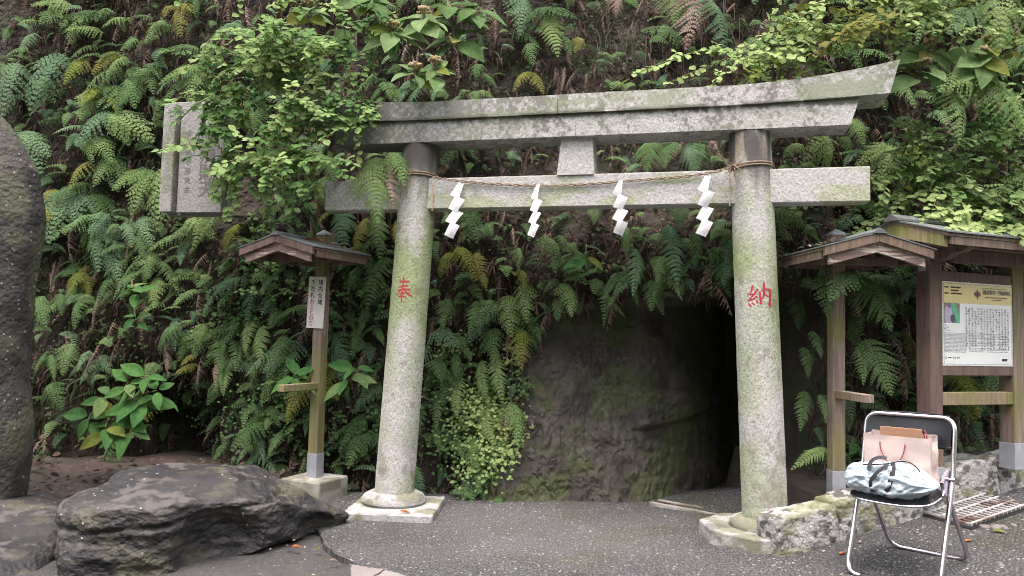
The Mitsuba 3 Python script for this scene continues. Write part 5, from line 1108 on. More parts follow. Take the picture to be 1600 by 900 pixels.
HERO = json.loads('[[0,-4.663,7.91,4.141,-4.832,7.655,3.537,"b","u"],[0,-5.132,7.9,4.038,-5.116,7.675,3.484,"b","u"],[0,-5.001,7.92,4.379,-5.027,7.757,4.103,"b","u"],[0,-4.652,7.94,4.682,-4.938,7.739,4.628,"b","l"],[1,-4.838,7.95,4.695,-4.673,7.817,4.535,"b","l"],[0,-4.343,7.93,4.617,-4.497,7.77,4.56,"b","m"],[0,-5.009,7.95,4.534,-5.114,7.799,4.443,"b","l"],[0,-4.083,7.92,4.572,-4.223,7.76,4.422,"b","l"],[0,-4.301,7.91,4.406,-4.555,7.72,4.365,"b","l"],[0,-3.608,7.8,4.501,-3.712,7.632,4.233,"b","l"],[1,-3.764,7.85,4.551,-3.899,7.698,4.511,"b","m"],[0,-4.431,7.9,4.116,-4.554,7.719,3.825,"b","y"],[0,-4.116,7.87,4.18,-4.244,7.694,3.916,"b","y"],[1,-3.979,7.8,4.118,-4.077,7.635,3.881,"b","l"],[0,-3.92,7.87,4.333,-3.997,7.724,4.176,"b","m"],[0,-4.368,7.95,4.285,-4.527,7.779,4.097,"b","m"],[0,-3.832,7.72,3.791,-3.902,7.563,3.572,"b","m"],[0,-4.059,7.74,3.516,-4.279,7.525,3.157,"b","u"],[1,-4.039,7.74,3.51,-3.798,7.561,3.178,"b","l"],[1,-4.013,7.74,3.504,-3.555,7.533,3.203,"b","l"],[0,-3.163,7.65,3.98,-3.451,7.447,3.75,"b","l"],[1,-3.16,7.66,3.97,-3.167,7.475,3.576,"b","l"],[0,-2.804,7.63,3.969,-3.003,7.43,3.617,"b","l"],[0,-3.074,7.65,4.112,-3.133,7.502,3.91,"b","l"],[0,-2.943,7.67,4.175,-2.966,7.521,3.94,"l","d"],[0,-5.029,7.87,3.317,-4.711,7.667,2.899,"b","u"],[1,-5.029,7.87,3.31,-4.64,7.67,3.062,"b","u"],[0,-4.242,7.68,3.235,-4.103,7.528,2.998,"b","l"],[1,-4.184,7.69,3.239,-3.941,7.528,3.002,"b","l"],[0,-3.99,7.72,3.044,-4.101,7.538,2.76,"b","l"],[0,-4.215,7.69,3.006,-4.314,7.51,2.725,"b","y"],[0,-3.606,7.69,2.931,-3.682,7.477,2.485,"b","l"],[1,-3.699,7.7,2.918,-3.9,7.515,2.723,"b","l"],[1,-3.437,7.68,2.946,-3.38,7.438,2.344,"b","l"],[0,-4.456,7.73,2.711,-4.458,7.503,2.196,"b","u"],[1,-4.366,7.73,2.694,-4.2,7.539,2.306,"b","u"],[1,-4.339,7.74,2.69,-4.079,7.55,2.48,"b","u"],[0,-4.041,7.66,2.339,-3.952,7.462,1.932,"b","u"],[1,-3.965,7.64,2.288,-3.781,7.485,2.074,"b","u"],[0,-3.735,7.58,2.418,-3.644,7.421,2.163,"b","u"],[1,-3.876,7.59,2.384,-3.896,7.458,2.278,"b","m"],[0,-3.61,7.59,2.454,-3.453,7.418,2.155,"b","u"],[0,-3.64,7.53,2.256,-3.491,7.381,2.058,"b","d"],[0,-3.939,7.61,2.102,-3.74,7.42,1.817,"b","u"],[0,-3.512,7.5,2.101,-3.421,7.343,1.862,"b","m"],[0,-2.783,7.41,2.533,-2.958,7.195,2.136,"l","l"],[0,-2.623,7.36,2.358,-2.667,7.196,2.107,"l","y"],[0,-3.186,7.52,2.204,-3.137,7.37,1.993,"l","u"],[0,-2.06,7.32,3.1,-2.14,7.142,2.78,"b","l"],[1,-2.035,7.32,3.088,-1.999,7.161,2.817,"b","l"],[0,-2.146,7.37,2.788,-2.061,7.173,2.369,"l","m"],[0,-1.729,7.27,3.011,-1.658,7.11,2.744,"b","m"],[0,-1.772,7.23,2.819,-1.711,7.068,2.539,"b","m"],[0,-1.107,6.22,2.745,-1.062,6.0,2.262,"L","l"],[1,-0.996,6.22,2.821,-0.859,6.0,2.547,"b","l"],[1,-1.013,6.22,2.727,-0.917,6.0,2.371,"d","x"],[0,-1.546,7.12,2.505,-1.516,6.919,2.077,"l","u"],[0,-1.23,7.08,2.43,-1.184,6.887,2.036,"l","m"],[0,-1.059,7.12,2.375,-1.055,6.976,2.181,"l","y"],[0,-1.35,7.1,2.4,-1.407,6.917,2.062,"l","y"],[0,-1.359,7.14,2.127,-1.296,6.991,1.923,"b","m"],[0,-1.171,7.12,2.042,-1.276,6.911,1.621,"l","m"],[0,-1.402,7.09,1.963,-1.455,6.934,1.749,"l","m"],[0,-1.308,7.12,1.605,-1.341,6.966,1.399,"l","d"],[0,-1.388,7.12,1.41,-1.405,6.957,1.171,"l","d"],[0,-1.223,7.1,1.443,-1.13,6.958,1.291,"l","m"],[0,-2.282,7.24,1.395,-2.241,7.049,1.045,"l","l"],[0,-0.633,7.08,1.232,-0.599,6.909,0.962,"l","m"],[1,-0.479,7.03,1.214,-0.474,6.879,1.022,"l","m"],[0,-0.24,6.99,1.135,-0.198,6.811,0.839,"l","l"],[0,-0.127,6.97,1.196,-0.059,6.772,0.83,"l","l"],[0,-0.479,7.04,1.38,-0.344,6.88,1.182,"l","m"],[0,-0.493,7.0,2.163,-0.321,6.822,1.882,"b","y"],[0,-0.322,6.97,2.094,-0.217,6.795,1.799,"l","y"],[0,-0.573,7.01,2.115,-0.622,6.858,1.906,"b","y"],[0,0.682,6.61,2.544,0.664,6.41,2.339,"l","m"],[0,0.94,6.41,2.287,0.913,6.24,2.051,"l","m"],[0,0.98,6.31,2.091,0.957,6.127,1.748,"l","u"],[0,1.272,6.27,2.266,1.27,6.068,1.842,"l","u"],[0,1.354,6.43,2.53,1.328,6.15,2.256,"l","d"],[0,1.447,6.2,2.219,1.422,6.042,1.969,"l","d"],[0,0.271,6.68,2.235,0.346,6.43,1.94,"b","m"],[0,0.037,6.89,2.164,0.057,6.745,1.97,"b","m"],[0,0.064,6.86,1.968,0.105,6.719,1.802,"b","y"],[0,0.101,6.87,1.834,0.144,6.693,1.527,"b","l"],[0,0.397,6.51,2.233,0.408,6.379,2.095,"b","m"],[0,0.427,6.51,1.83,0.484,6.345,1.576,"b","l"],[1,0.423,6.58,1.715,0.391,6.436,1.539,"b","m"],[0,1.152,6.32,1.862,1.101,6.164,1.632,"b","d"],[0,0.006,7.2,4.569,0.025,7.02,4.164,"b","u"],[0,0.298,7.14,4.365,0.35,6.954,3.944,"l","l"],[0,0.898,7.18,4.632,0.9,7.028,4.352,"L","x"],[0,1.414,7.11,4.675,1.427,6.89,4.219,"L","l"],[0,1.614,6.99,4.601,1.476,6.762,3.983,"L","x"],[1,1.671,6.93,4.48,1.791,6.709,3.925,"L","u"],[0,1.46,6.96,4.141,1.115,6.782,4.115,"b","d"],[0,0.868,7.1,3.986,0.985,6.965,3.988,"b","m"],[1,0.868,7.1,3.986,0.735,6.969,3.983,"b","l"],[0,0.106,7.14,3.835,-0.026,6.989,3.626,"b","y"],[1,0.106,7.14,3.835,0.236,6.986,3.608,"b","y"],[0,-0.368,7.19,3.657,-0.219,7.053,3.576,"b","l"],[1,-0.368,7.19,3.657,-0.411,7.056,3.488,"b","l"],[0,0.938,7.01,3.681,1.011,6.879,3.722,"l","y"],[0,0.42,7.11,4.173,0.473,6.971,3.971,"b","m"],[0,0.123,7.12,4.108,0.137,6.973,3.863,"b","d"],[0,0.572,7.15,4.18,0.521,7.0,4.001,"b","y"],[0,3.501,5.55,4.05,3.346,5.3,3.461,"L","l"],[0,3.316,5.55,3.811,2.983,5.3,3.57,"L","u"],[0,3.375,5.55,3.318,2.921,5.3,3.161,"L","l"],[0,3.105,5.55,3.231,3.05,5.3,2.806,"L","l"],[0,3.375,5.55,3.299,3.535,5.3,2.809,"L","l"],[0,3.633,5.55,3.838,3.6,5.3,3.549,"L","l"],[0,2.878,6.59,3.303,2.915,6.432,3.054,"b","l"],[0,3.152,6.58,3.074,2.834,6.407,2.852,"b","l"],[1,3.163,6.58,3.074,3.042,6.399,2.705,"b","l"],[0,3.365,6.59,3.082,3.333,6.398,2.675,"b","y"],[0,3.21,6.48,2.682,3.181,6.319,2.414,"b","y"],[0,3.001,6.54,2.606,2.97,6.383,2.354,"b","m"],[0,3.645,6.53,2.674,3.784,6.366,2.547,"b","u"],[0,2.629,6.53,3.049,2.33,6.24,2.877,"b","l"],[0,2.359,6.36,3.012,2.168,6.219,2.889,"b","l"],[0,2.273,6.26,1.746,2.243,6.08,1.507,"b","m"],[0,2.247,5.64,1.865,2.207,5.472,1.6,"b","d"],[0,2.566,5.73,1.86,2.672,5.524,1.513,"L","m"],[0,3.1,6.17,1.469,3.076,5.97,1.22,"l","y"],[0,2.629,5.77,1.387,2.713,5.567,1.061,"L","m"],[1,2.591,5.79,1.353,2.526,5.627,1.121,"l","m"],[0,3.023,6.06,1.2,2.983,5.904,1.005,"d","x"],[0,2.278,6.08,1.339,2.247,5.92,1.144,"l","m"],[0,2.277,5.91,1.463,2.265,5.72,1.295,"l","m"],[0,2.277,6.09,0.993,2.2,5.919,0.746,"l","m"],[0,2.31,5.81,0.996,2.275,5.663,0.837,"l","m"],[0,2.308,5.78,0.612,2.027,5.611,0.499,"l","l"],[0,3.147,6.18,1.703,3.041,6.051,1.596,"b","m"],[0,-3.522,7.79,0.698,-3.612,7.57,0.347,"b","y"],[0,-3.789,7.55,-0.03,-3.552,7.323,0.474,"l","m"],[0,-3.193,7.45,1.46,-3.102,7.27,1.192,"l","u"],[0,-3.224,7.37,1.211,-3.138,7.204,0.958,"d","x"],[0,-3.038,7.44,1.744,-3.155,7.277,1.577,"l","m"],[0,-2.894,7.36,1.429,-2.877,7.207,1.228,"b","l"],[0,-2.429,7.3,1.452,-2.403,7.133,1.194,"l","l"],[0,-2.594,7.29,1.091,-2.586,7.112,0.803,"l","l"],[0,-2.948,7.35,1.14,-3.027,7.207,1.054,"l","y"],[1,-2.963,7.4,1.042,-3.103,7.243,0.962,"l","y"],[0,-2.724,7.32,1.087,-2.653,7.148,0.816,"d","x"],[0,-4.379,7.58,1.682,-4.277,7.433,1.494,"b","d"],[0,-2.677,7.52,0.315,-2.738,7.364,0.158,"l","m"],[1,-2.335,7.22,0.335,-2.421,7.066,0.202,"l","m"],[0,-2.045,7.13,0.475,-2.105,6.972,0.303,"l","m"],[0,-2.298,7.22,0.429,-2.185,7.058,0.22,"l","u"],[0,-0.633,6.99,0.555,-0.591,6.838,0.376,"l","m"],[0,-0.449,6.91,0.458,-0.386,6.767,0.321,"l","m"],[0,1.373,6.76,3.096,1.276,6.54,2.853,"b","m"],[0,1.217,6.83,3.121,1.119,6.57,2.823,"L","m"],[0,1.515,6.69,3.071,1.523,6.48,2.792,"L","u"],[0,-3.121,7.53,2.438,-2.864,7.368,2.255,"b","l"],[0,-2.3,7.36,3.327,-2.314,7.204,3.072,"b","l"],[0,-2.498,7.47,3.541,-2.467,7.316,3.28,"b","m"],[0,-1.673,7.16,2.508,-1.762,7.016,2.366,"l","y"],[0,-1.889,7.27,2.793,-1.957,7.11,2.552,"b","m"],[0,-0.775,7.04,0.721,-0.803,6.866,0.46,"l","d"],[0,-0.942,7.09,2.132,-0.796,6.9,1.916,"b","d"],[0,2.338,5.37,1.874,2.141,5.212,1.685,"b","d"],[0,3.328,6.53,2.15,3.113,6.367,1.918,"b","d"],[0,3.169,6.22,1.961,3.148,6.064,1.748,"b","m"],[0,-0.055,6.98,1.734,0.01,6.796,1.404,"b","l"],[0,0.077,6.89,1.439,0.104,6.711,1.132,"b","y"],[0,-0.311,6.98,1.67,-0.352,6.81,1.395,"l","m"],[0,-0.2,6.92,0.769,-0.13,6.69,0.479,"l","l"],[0,-0.436,7.0,0.983,-0.449,6.819,0.684,"l","l"],[0,-0.606,7.03,0.863,-0.638,6.854,0.587,"l","m"],[0,0.025,6.81,0.784,0.074,6.55,0.503,"b","l"],[0,-0.331,6.9,0.478,-0.26,6.69,0.261,"b","l"],[0,-0.134,6.99,1.446,-0.152,6.821,1.177,"b","m"],[0,-0.574,7.03,1.7,-0.598,6.868,1.456,"b","m"],[0,-4.629,7.64,1.628,-4.433,7.44,1.381,"b","m"],[0,-4.196,7.47,1.204,-4.143,7.299,0.94,"b","m"],[0,-4.343,7.5,0.834,-4.175,7.337,0.611,"b","d"],[0,-4.137,7.54,1.636,-4.102,7.373,1.376,"b","m"],[0,-3.378,7.48,1.836,-3.352,7.317,1.585,"b","l"],[0,-4.943,7.93,3.884,-4.664,7.76,3.638,"b","m"],[0,-4.329,7.79,3.722,-4.3,7.59,3.435,"b","l"],[0,-3.602,7.72,3.457,-3.43,7.551,3.669,"b","m"]]')
cur = None
for plus, bx, by, bz, tx, ty, tz, k, m in HERO:
    if not plus or cur is None:
        cur = new_fern(k, m, bx, bz)
    L = math.dist((bx, by, bz), (tx, ty, tz))
    e_ = 0.16
    add_frond(cur, k, m, (bx - e_ * (tx - bx), by - e_ * (ty - by), bz - e_ * (tz - bz)), (tx + 0.06 * (tx - bx), ty + 0.06 * (ty - by), tz + 0.06 * (tz - bz)), (0.15 * rng.normal(), -0.85, 0.75), 1.12 + 0.12 * rng.normal(), 0.25 * rng.normal())

def keep_out(X, z):
    """Places of the bank where ferns would hide what the photograph shows bare."""
    if cave_mask(np.array([X]), np.array([z]))[0] > 0.15: return True
    if -3.05 < X < -2.3 and 2.3 < z < 3.35: return True
    if -4.3 < X < -3.0 and z < 0.25: return True
    return False
def density(X, z):
    d = 0.6
    if X < -0.1 and 0.2 < z < 2.6: d = 1.0
    if -0.9 < X < 0.4 and z < 1.9: d = 1.0
    if 0.2 < X < 2.2 and 1.5 < z < 2.35: d = 1.0
    if -0.8 < X < 1.9 and z > 2.7: d = 0.34
    if X > 2.2 and z < 2.0: d = 1.0
    if X > 2.0 and z > 2.3: d = 0.7
    if X < -3.2 and z < 1.6: d = 0.45
    return d
count = 0
while count < 165:
    X, z = rng.uniform(-4.9, 5.2), rng.uniform(0.12, 4.8)
    if keep_out(X, z) or rng.random() > density(X, z): continue
    Y = float(cliff_y(X, z)) - 0.04
    if X > 2.0 and z < 2.0: kind = rng.choice(list('llb'))
    else: kind = rng.choice(list('bbl'))
    m = rng.choice(list('mmdudmuy'))
    if rng.random() < 0.11: kind, m = 'd', 'x'
    f = new_fern(kind, m, X, z, True)
    for q in range(1 if kind == 'd' else rng.integers(2, 6)):
        L = rng.uniform(0.24, 0.50) * (1.0 if kind != 'd' else 0.9)
        az = rng.normal() * 0.75
        dn = rng.uniform(0.25, 1.1) if kind != 'd' else 2.0
        d = unit([math.sin(az) * 0.8, -rng.uniform(0.35, 0.8), -dn])
        b = np.array([X + 0.06 * rng.normal(), Y - rng.uniform(0, 0.09), z + 0.05 * rng.normal()])
        add_frond(f, kind, m, b, b + d * L, (0.2 * rng.normal(), -0.5, 0.85), 1.0 + 0.15 * rng.normal(), 0.3 * rng.normal())
    count += 1

# the mass of undergrowth: dead fronds and rootlets, small leaves
def scatter_mesh(n, make, accept):
    V, F, at, done = [], [], 0, 0
    while done < n:
        X, z = rng.uniform(-5.4, 5.6), rng.uniform(0.0, 5.1)
        if not accept(X, z): continue
        v, f = make(X, float(cliff_y(X, z)), z)
        V.append(v); F.append(np.asarray(f) + at); at += len(v); done += 1
    return trimesh.Trimesh(np.vstack(V), np.vstack(F), process=False)
def in_cave(X, z): return cave_mask(np.array([X]), np.array([z]))[0] > 0.1
def strip(X, Y, z):
    L, w_ = rng.uniform(0.06, 0.24), rng.uniform(0.004, 0.011)
    out = rng.uniform(0.02, 0.14); side = rng.normal() * 0.25
    p = np.array([X, Y + 0.02, z]); k = 4
    pts = []
    a = rng.uniform(0, math.pi)
    wv = np.array([math.cos(a), 0.5 * math.sin(a), 0.25 * rng.normal()]) * w_
    for i in range(k + 1):
        t = i / k
        q = p + [side * L * t + 0.01 * rng.normal() * t, -out * math.sin(math.pi * min(1, 0.15 + 0.6 * t)), -L * t * (0.4 + 0.6 * t)]
        s = (1 - t ** 2) + 0.15
        pts += [q - wv * s, q + wv * s]
    f = []
    for i in range(k):
        f += [[2 * i, 2 * i + 1, 2 * i + 3], [2 * i, 2 * i + 3, 2 * i + 2]]
    return np.array(pts), f
struct('dead_frond_litter', scatter_mesh(21000, strip, lambda X, z: not in_cave(X, z) and rng.random() < density(X, z) + 0.3 and not (-3.0 < X < -2.3 and 2.3 < z < 3.3)), 'litter_brown', False, 'mass of dry brown dead fronds and rootlets hanging on the bank', 'stuff', 'dead fronds')
def small_frond(X, Y, z):
    L = rng.uniform(0.10, 0.27); az = rng.normal() * 0.7
    d = unit([math.sin(az), -rng.uniform(0.4, 1.1), -rng.uniform(-0.1, 1.2)])
    m = frond_matrix([X, Y + 0.0, z], np.array([X, Y, z]) + d * L, (0.3 * rng.normal(), -0.5, 0.8), rng.uniform(0.8, 1.2), 0.4 * rng.normal())
    m[:3, 3] -= [0, rng.uniform(0, 0.12), 0]
    return LOW[0] @ m[:3, :3].T + m[:3, 3], LOW[1]
lv, lf = [], []
for i in range(9):
    t = (i + 0.3) / 9; x = 0.1 + 0.9 * t; h = 0.30 * (1 - t) ** 0.8 + 0.02
    for s in (-1, 1):
        b = len(lv)
        z0 = 0.5 * x * (1 - x)
        lv += [(x, 0, z0), (x + 0.075, 0, z0), (x + 0.06 + 0.3 * h, s * h, z0 - 0.35 * h), (x + 0.0 + 0.2 * h, s * h * 0.75, z0 - 0.2 * h)]
        lf += [[b, b + 1, b + 2], [b, b + 2, b + 3]]
LOW = (np.array(lv, float), np.array(lf))
def accept_low(X, z): return not in_cave(X, z) and rng.random() < density(X, z) and not keep_out(X, z)
struct('low_fern_growth', scatter_mesh(1800, small_frond, accept_low), 'leaf_mid', False, 'carpet of small ferns covering the bank', 'stuff', 'small ferns')
struct('low_green_growth', scatter_mesh(700, small_frond, lambda X, z: accept_low(X, z)), 'leaf_blue', False, 'scattered small blue green fern sprouts on the bank', 'stuff', 'small ferns')
DEADF = [frond_mesh('d', 900 + i) for i in range(4)]
def dead_frond(X, Y, z):
    L = rng.uniform(0.16, 0.42); dm_ = DEADF[rng.integers(4)]
    d = unit([0.25 * rng.normal(), -rng.uniform(0.05, 0.45), -1])
    b = np.array([X, Y - rng.uniform(0.0, 0.17), z])
    m = frond_matrix(b, b + d * L, (0.5 * rng.normal(), -0.9, 0.3), rng.uniform(0.7, 1.3), 0.6 * rng.normal())
    return dm_.vertices @ m[:3, :3].T + m[:3, 3], dm_.faces
struct('dead_fern_fronds', scatter_mesh(560, dead_frond, lambda X, z: not in_cave(X, z) and not keep_out(X, z) and rng.random() < (0.9 if (-1.0 < X < 2.3 and z < 2.5) or (0.2 < X < 2.0 and z > 3.2) else 0.5)), 'leaf_dead', False, 'many withered brown fern fronds hanging between the living ones', 'stuff', 'dead fronds')
def leaf_pts(c, d, n_, L, w_):
    """A folded leaf of 8 triangles: from c along d, facing n_."""
    d = unit(d); n_ = unit(n_ - d * (n_ @ d)); s = np.cross(n_, d)
    sh = [(0, 0, 0), (0.3, 0.40, 0.05), (0.68, 0.42, 0.03), (1, 0, -0.10), (0.68, -0.42, 0.03), (0.3, -0.40, 0.05), (0.35, 0, -0.03), (0.7, 0, -0.04)]
    v = np.array([c + d * L * x + s * w_ * y + n_ * L * z for x, y, z in sh])
    return v, [[0, 6, 1], [1, 6, 7], [1, 7, 2], [2, 7, 3], [3, 7, 4], [4, 7, 5], [5, 7, 6], [5, 6, 0]]
def ground_leaf(X, Y, z):
    V, F, at = [], [], 0
    for q in range(5):
        c = np.array([X, Y, z]) + [0.05 * rng.normal(), -rng.uniform(0.0, 0.09), 0.05 * rng.normal()]
        a = rng.uniform(0, 2 * math.pi); L = rng.uniform(0.018, 0.042)
        v, f = leaf_pts(c, np.array([math.cos(a), -0.5, 0.7 * math.sin(a) - 0.3]), np.array([0.3 * rng.normal(), -0.6, 0.8]), L, L * 0.9)
        V.append(v); F.append(np.array(f) + at); at += 8
    return np.vstack(V), np.vstack(F)
struct('leafy_ground_cover', scatter_mesh(1500, ground_leaf, lambda X, z: not in_cave(X, z) and not keep_out(X, z) and rng.random() < (1.0 if (X < -0.8 and z < 2.6) or X > 2.2 else 0.35)), 'leaf_mid', False, 'scattered small round leaves growing between the ferns', 'stuff', 'ground cover')

# pale maidenhair and moss ferns low on the bank beside the tunnel
def clump(cx, cz, rx, rz, n, bs, label, group, off=0.16):
    key = thing('maidenhair_fern', label, 'fern', group)
    V, F, at = [], [], 0
    for q in range(n):
        X, z = cx + rx * rng.normal() * 0.5, cz + rz * rng.normal() * 0.5
        if in_cave(X - 0.1, z): X -= 0.15
        Y = float(cliff_y(cx - 0.05, z)) - rng.uniform(0.03, off + 0.10)
        a = rng.uniform(0, 2 * math.pi); L = rng.uniform(0.018, 0.038)
        v, f = leaf_pts(np.array([X, Y, z]), np.array([math.cos(a), -0.4, 0.5 * math.sin(a) - 0.4]), np.array([0.4 * rng.normal(), -0.6, 0.8]), L, L * 1.15)
        V.append(v); F.append(np.array(f) + at); at += 8
    part(key, 'leaflets', trimesh.Trimesh(np.vstack(V), np.vstack(F), process=False), bs, False, None, 'stuff')
for cx, cz, rx, rz, n, bs in ((-0.30, 0.72, 0.30, 0.30, 900, 'vine_leaf'), (-0.06, 0.55, 0.26, 0.28, 950, 'vine_leaf'), (-0.22, 0.30, 0.26, 0.22, 420, 'vine_leaf'), (-0.42, 0.42, 0.26, 0.2, 380, 'vine_leaf_dark'), (-0.55, 1.28, 0.20, 0.16, 220, 'vine_leaf'), (0.02, 1.22, 0.10, 0.16, 120, 'vine_leaf'),
                              (0.10, 0.98, 0.10, 0.14, 130, 'leaf_mid'), (-0.62, 0.95, 0.2, 0.2, 180, 'leaf_mid'), (-2.2, 0.62, 0.4, 0.3, 260, 'vine_leaf_dark'), (-2.9, 0.65, 0.3, 0.25, 180, 'leaf_mid'), (-1.25, 0.65, 0.2, 0.25, 160, 'leaf_mid'), (-2.6, 1.5, 0.3, 0.2, 200, 'vine_leaf_dark'), (1.95, 1.86, 0.2, 0.12, 110, 'leaf_dark')):
    clump(cx, cz, rx, rz, n, bs, f'{"pale" if bs == "vine_leaf" else "green"} small-leaved maidenhair fern {region(cx, cz)}', f'{"pale" if bs == "vine_leaf" else "green"} maidenhair ferns {region(cx, cz)}')

# climbing vines with pairs of small round leaves
def vine(path, label, group, bs, size=0.036, step=0.032, sag=0.0, twigs=2):
    key = thing('climbing_vine', label, 'vine', group)
    stems, V, F, at = [], [], [], 0
    base = smoothpath(path, 30)
    runs = [base]
    for q in range(twigs):
        i = rng.integers(4, 26); s0 = base[i]
        ln = rng.uniform(0.15, 0.4); az = rng.normal() * 0.9
        d = np.array([math.sin(az), -0.5 - 0.3 * rng.random(), rng.normal() * 0.35])
        runs.append(smoothpath([s0, s0 + d * ln * 0.5 + [0, 0, 0.03], s0 + d * ln + [0, 0, -0.05]], 12))
    for run in runs:
        stems.append(tube(run[::2], 0.0042 if run is base else 0.003, 4))
        lens = np.r_[0, np.cumsum(np.linalg.norm(np.diff(run, axis=0), axis=1))]
        sgn = 1
        for s_ in np.arange(0.02, lens[-1], step):
            c = np.array([np.interp(s_, lens, run[:, k]) for k in range(3)])
            t = unit(np.array([np.interp(s_ + 0.02, lens, run[:, k]) - np.interp(s_ - 0.02, lens, run[:, k]) for k in range(3)]) + 1e-6)
            n_ = np.array([0.35 * rng.normal(), -0.55 + 0.3 * rng.normal(), 0.85])
            for sg_ in ((1, -1) if rng.random() < 0.6 else (sgn,)):
                side = np.cross(t, n_) * sg_
                d = side + t * 0.45 + np.array([0, -0.25, -0.15 + 0.2 * rng.normal()])
                L = size * rng.uniform(0.65, 1.3)
                v, f = leaf_pts(c + 0.006 * rng.normal(size=3), d, n_, L, L * rng.uniform(0.85, 1.05))
                V.append(v); F.append(np.array(f) + at); at += 8
            sgn = -sgn
    part(key, 'stem', cat_(stems), 'stem', True)
    part(key, 'leaves', trimesh.Trimesh(np.vstack(V), np.vstack(F), process=False), bs, False, None, 'stuff')
def hanging(X0, z0, ln, y, dx=0.0, arch=0.15):
    """A spray that grows out of the bank and arches over."""
    return [(X0, y + 0.12, z0), (X0 + dx * 0.35, y - arch * 0.7, z0 + 0.03), (X0 + dx * 0.7, y - arch, z0 - ln * 0.4), (X0 + dx, y - arch * 0.8, z0 - ln)]
def shade_word(bs): return {'vine_leaf': 'pale green', 'vine_leaf_dark': 'mid green', 'leaf_yellow': 'yellowing', 'leaf_light': 'bright green'}[bs]
def spray(X0, z0, ln, y, dx, arch, where, bs, size, twigs=2):
    size_ = 'long' if ln > 0.27 else 'short'
    lab = f'{size_} {shade_word(bs)} round-leaved vine spray {where}'
    vine(hanging(X0, z0, ln, y, dx, arch), lab, f'{size_} {shade_word(bs)} vine sprays {where}', bs, size, 0.042, twigs=twigs)
n_ = 0
while n_ < 50:                                            # over the tablet and the left end of the lintel
    X0 = rng.normal(-1.95, 0.42); z0 = rng.uniform(2.55, 3.95)
    if X0 < -2.9 or X0 > -0.95 or (X0 < -2.62 and z0 < 3.38) or (X0 < -2.42 and z0 < 3.1) or (X0 > -1.62 and z0 < 2.98): continue
    y = (6.46 if X0 < -2.0 else 6.22) + 0.10 * rng.normal()
    where = ('over the tablet, upper part' if z0 > 3.2 else 'over the tablet, lower part') if X0 < -1.9 else ('above the left lintel end' if z0 > 3.3 else 'in front of the left lintel end')
    spray(X0, z0, rng.uniform(0.15, 0.42), y, rng.normal() * 0.25, 0.15, where, 'vine_leaf' if rng.random() < 0.66 else 'vine_leaf_dark', 0.062)
    n_ += 1
for q in range(12):
    X0 = rng.uniform(-2.62, -2.3); z0 = rng.uniform(2.62, 3.55)
    spray(X0, z0, rng.uniform(0.15, 0.35), 6.48 + 0.05 * rng.normal(), 0.1 + rng.normal() * 0.12, 0.1, 'hanging over the right side of the tablet', 'vine_leaf' if rng.random() < 0.7 else 'vine_leaf_dark', 0.058, 1)
for q in range(15):
    X0 = rng.uniform(-1.65, -1.12); z0 = rng.uniform(2.95, 3.35)
    spray(X0, z0, rng.uniform(0.1, 0.25), 6.14 + 0.04 * rng.normal(), rng.normal() * 0.15, 0.08, 'in front of the left lintel end', 'vine_leaf_dark' if rng.random() < 0.6 else 'vine_leaf', 0.052, 1)
for q in range(14):
    X0 = rng.uniform(-2.6, -0.9); z0 = rng.uniform(3.7, 4.6)
    spray(X0, z0, rng.uniform(0.2, 0.5), 6.35 + 0.1 * rng.normal(), rng.normal() * 0.3, 0.15, 'among the bushes at the top, left of centre', 'vine_leaf', 0.055)
for q in range(18):
    X0 = rng.uniform(-2.7, -1.0); z0 = rng.uniform(1.7, 2.6)
    spray(X0, z0, rng.uniform(0.15, 0.4), float(cliff_y(X0, z0)) - 0.08, rng.normal() * 0.25, 0.1, 'on the bank above the left signpost', 'vine_leaf' if rng.random() < 0.6 else 'vine_leaf_dark', 0.048, 1)
for q in range(12):
    X0 = rng.uniform(-2.9, -1.5); z0 = rng.uniform(0.4, 1.3)
    spray(X0, z0, rng.uniform(0.1, 0.3), float(cliff_y(X0, z0)) - 0.06, rng.normal() * 0.25, 0.1, 'low on the bank behind the boulder', 'vine_leaf_dark', 0.042, 1)
n_ = 0
while n_ < 56:                                            # above the right half of the lintel
    X0 = rng.uniform(1.7, 3.6); z0 = 3.40 + 0.12 * (X0 - 1.7) + rng.uniform(-0.05, 1.0)
    if z0 > 4.5 - 1.6 * max(0, X0 - 3.0) or (X0 < 2.1 and z0 > 3.75): continue
    y = 6.0 - 0.22 * (X0 - 1.75) + 0.15 * rng.normal()
    where = ('high above' if z0 > 3.95 else 'just above') + (' the upswept lintel end' if X0 > 2.8 else ' the right part of the lintel')
    spray(X0, z0, rng.uniform(0.05, 0.3), y, rng.normal() * 0.4 - 0.1, 0.2, where, 'vine_leaf' if rng.random() < 0.8 else 'leaf_yellow', 0.060)
    n_ += 1
n_ = 0
while n_ < 74:                                            # between the tie beam and the notice board roof
    X0 = rng.uniform(2.55, 4.5); z0 = rng.uniform(2.30, 3.35)
    if X0 < 2.9 and z0 > 3.0: continue
    y = 6.0 - 0.10 * (X0 - 2.5) + 0.14 * rng.normal() - 0.1 * (z0 < 2.6)
    where = ('well above ' if z0 > 2.8 else 'close over ') + ('the notice board roof' if X0 > 3.0 else 'the right signpost roof') + (', far right' if X0 > 3.75 else '')
    spray(X0, z0, rng.uniform(0.08, 0.32), y, rng.normal() * 0.3, 0.16, where, ('vine_leaf', 'vine_leaf_dark', 'vine_leaf', 'leaf_light')[rng.integers(4)], 0.058)
    n_ += 1
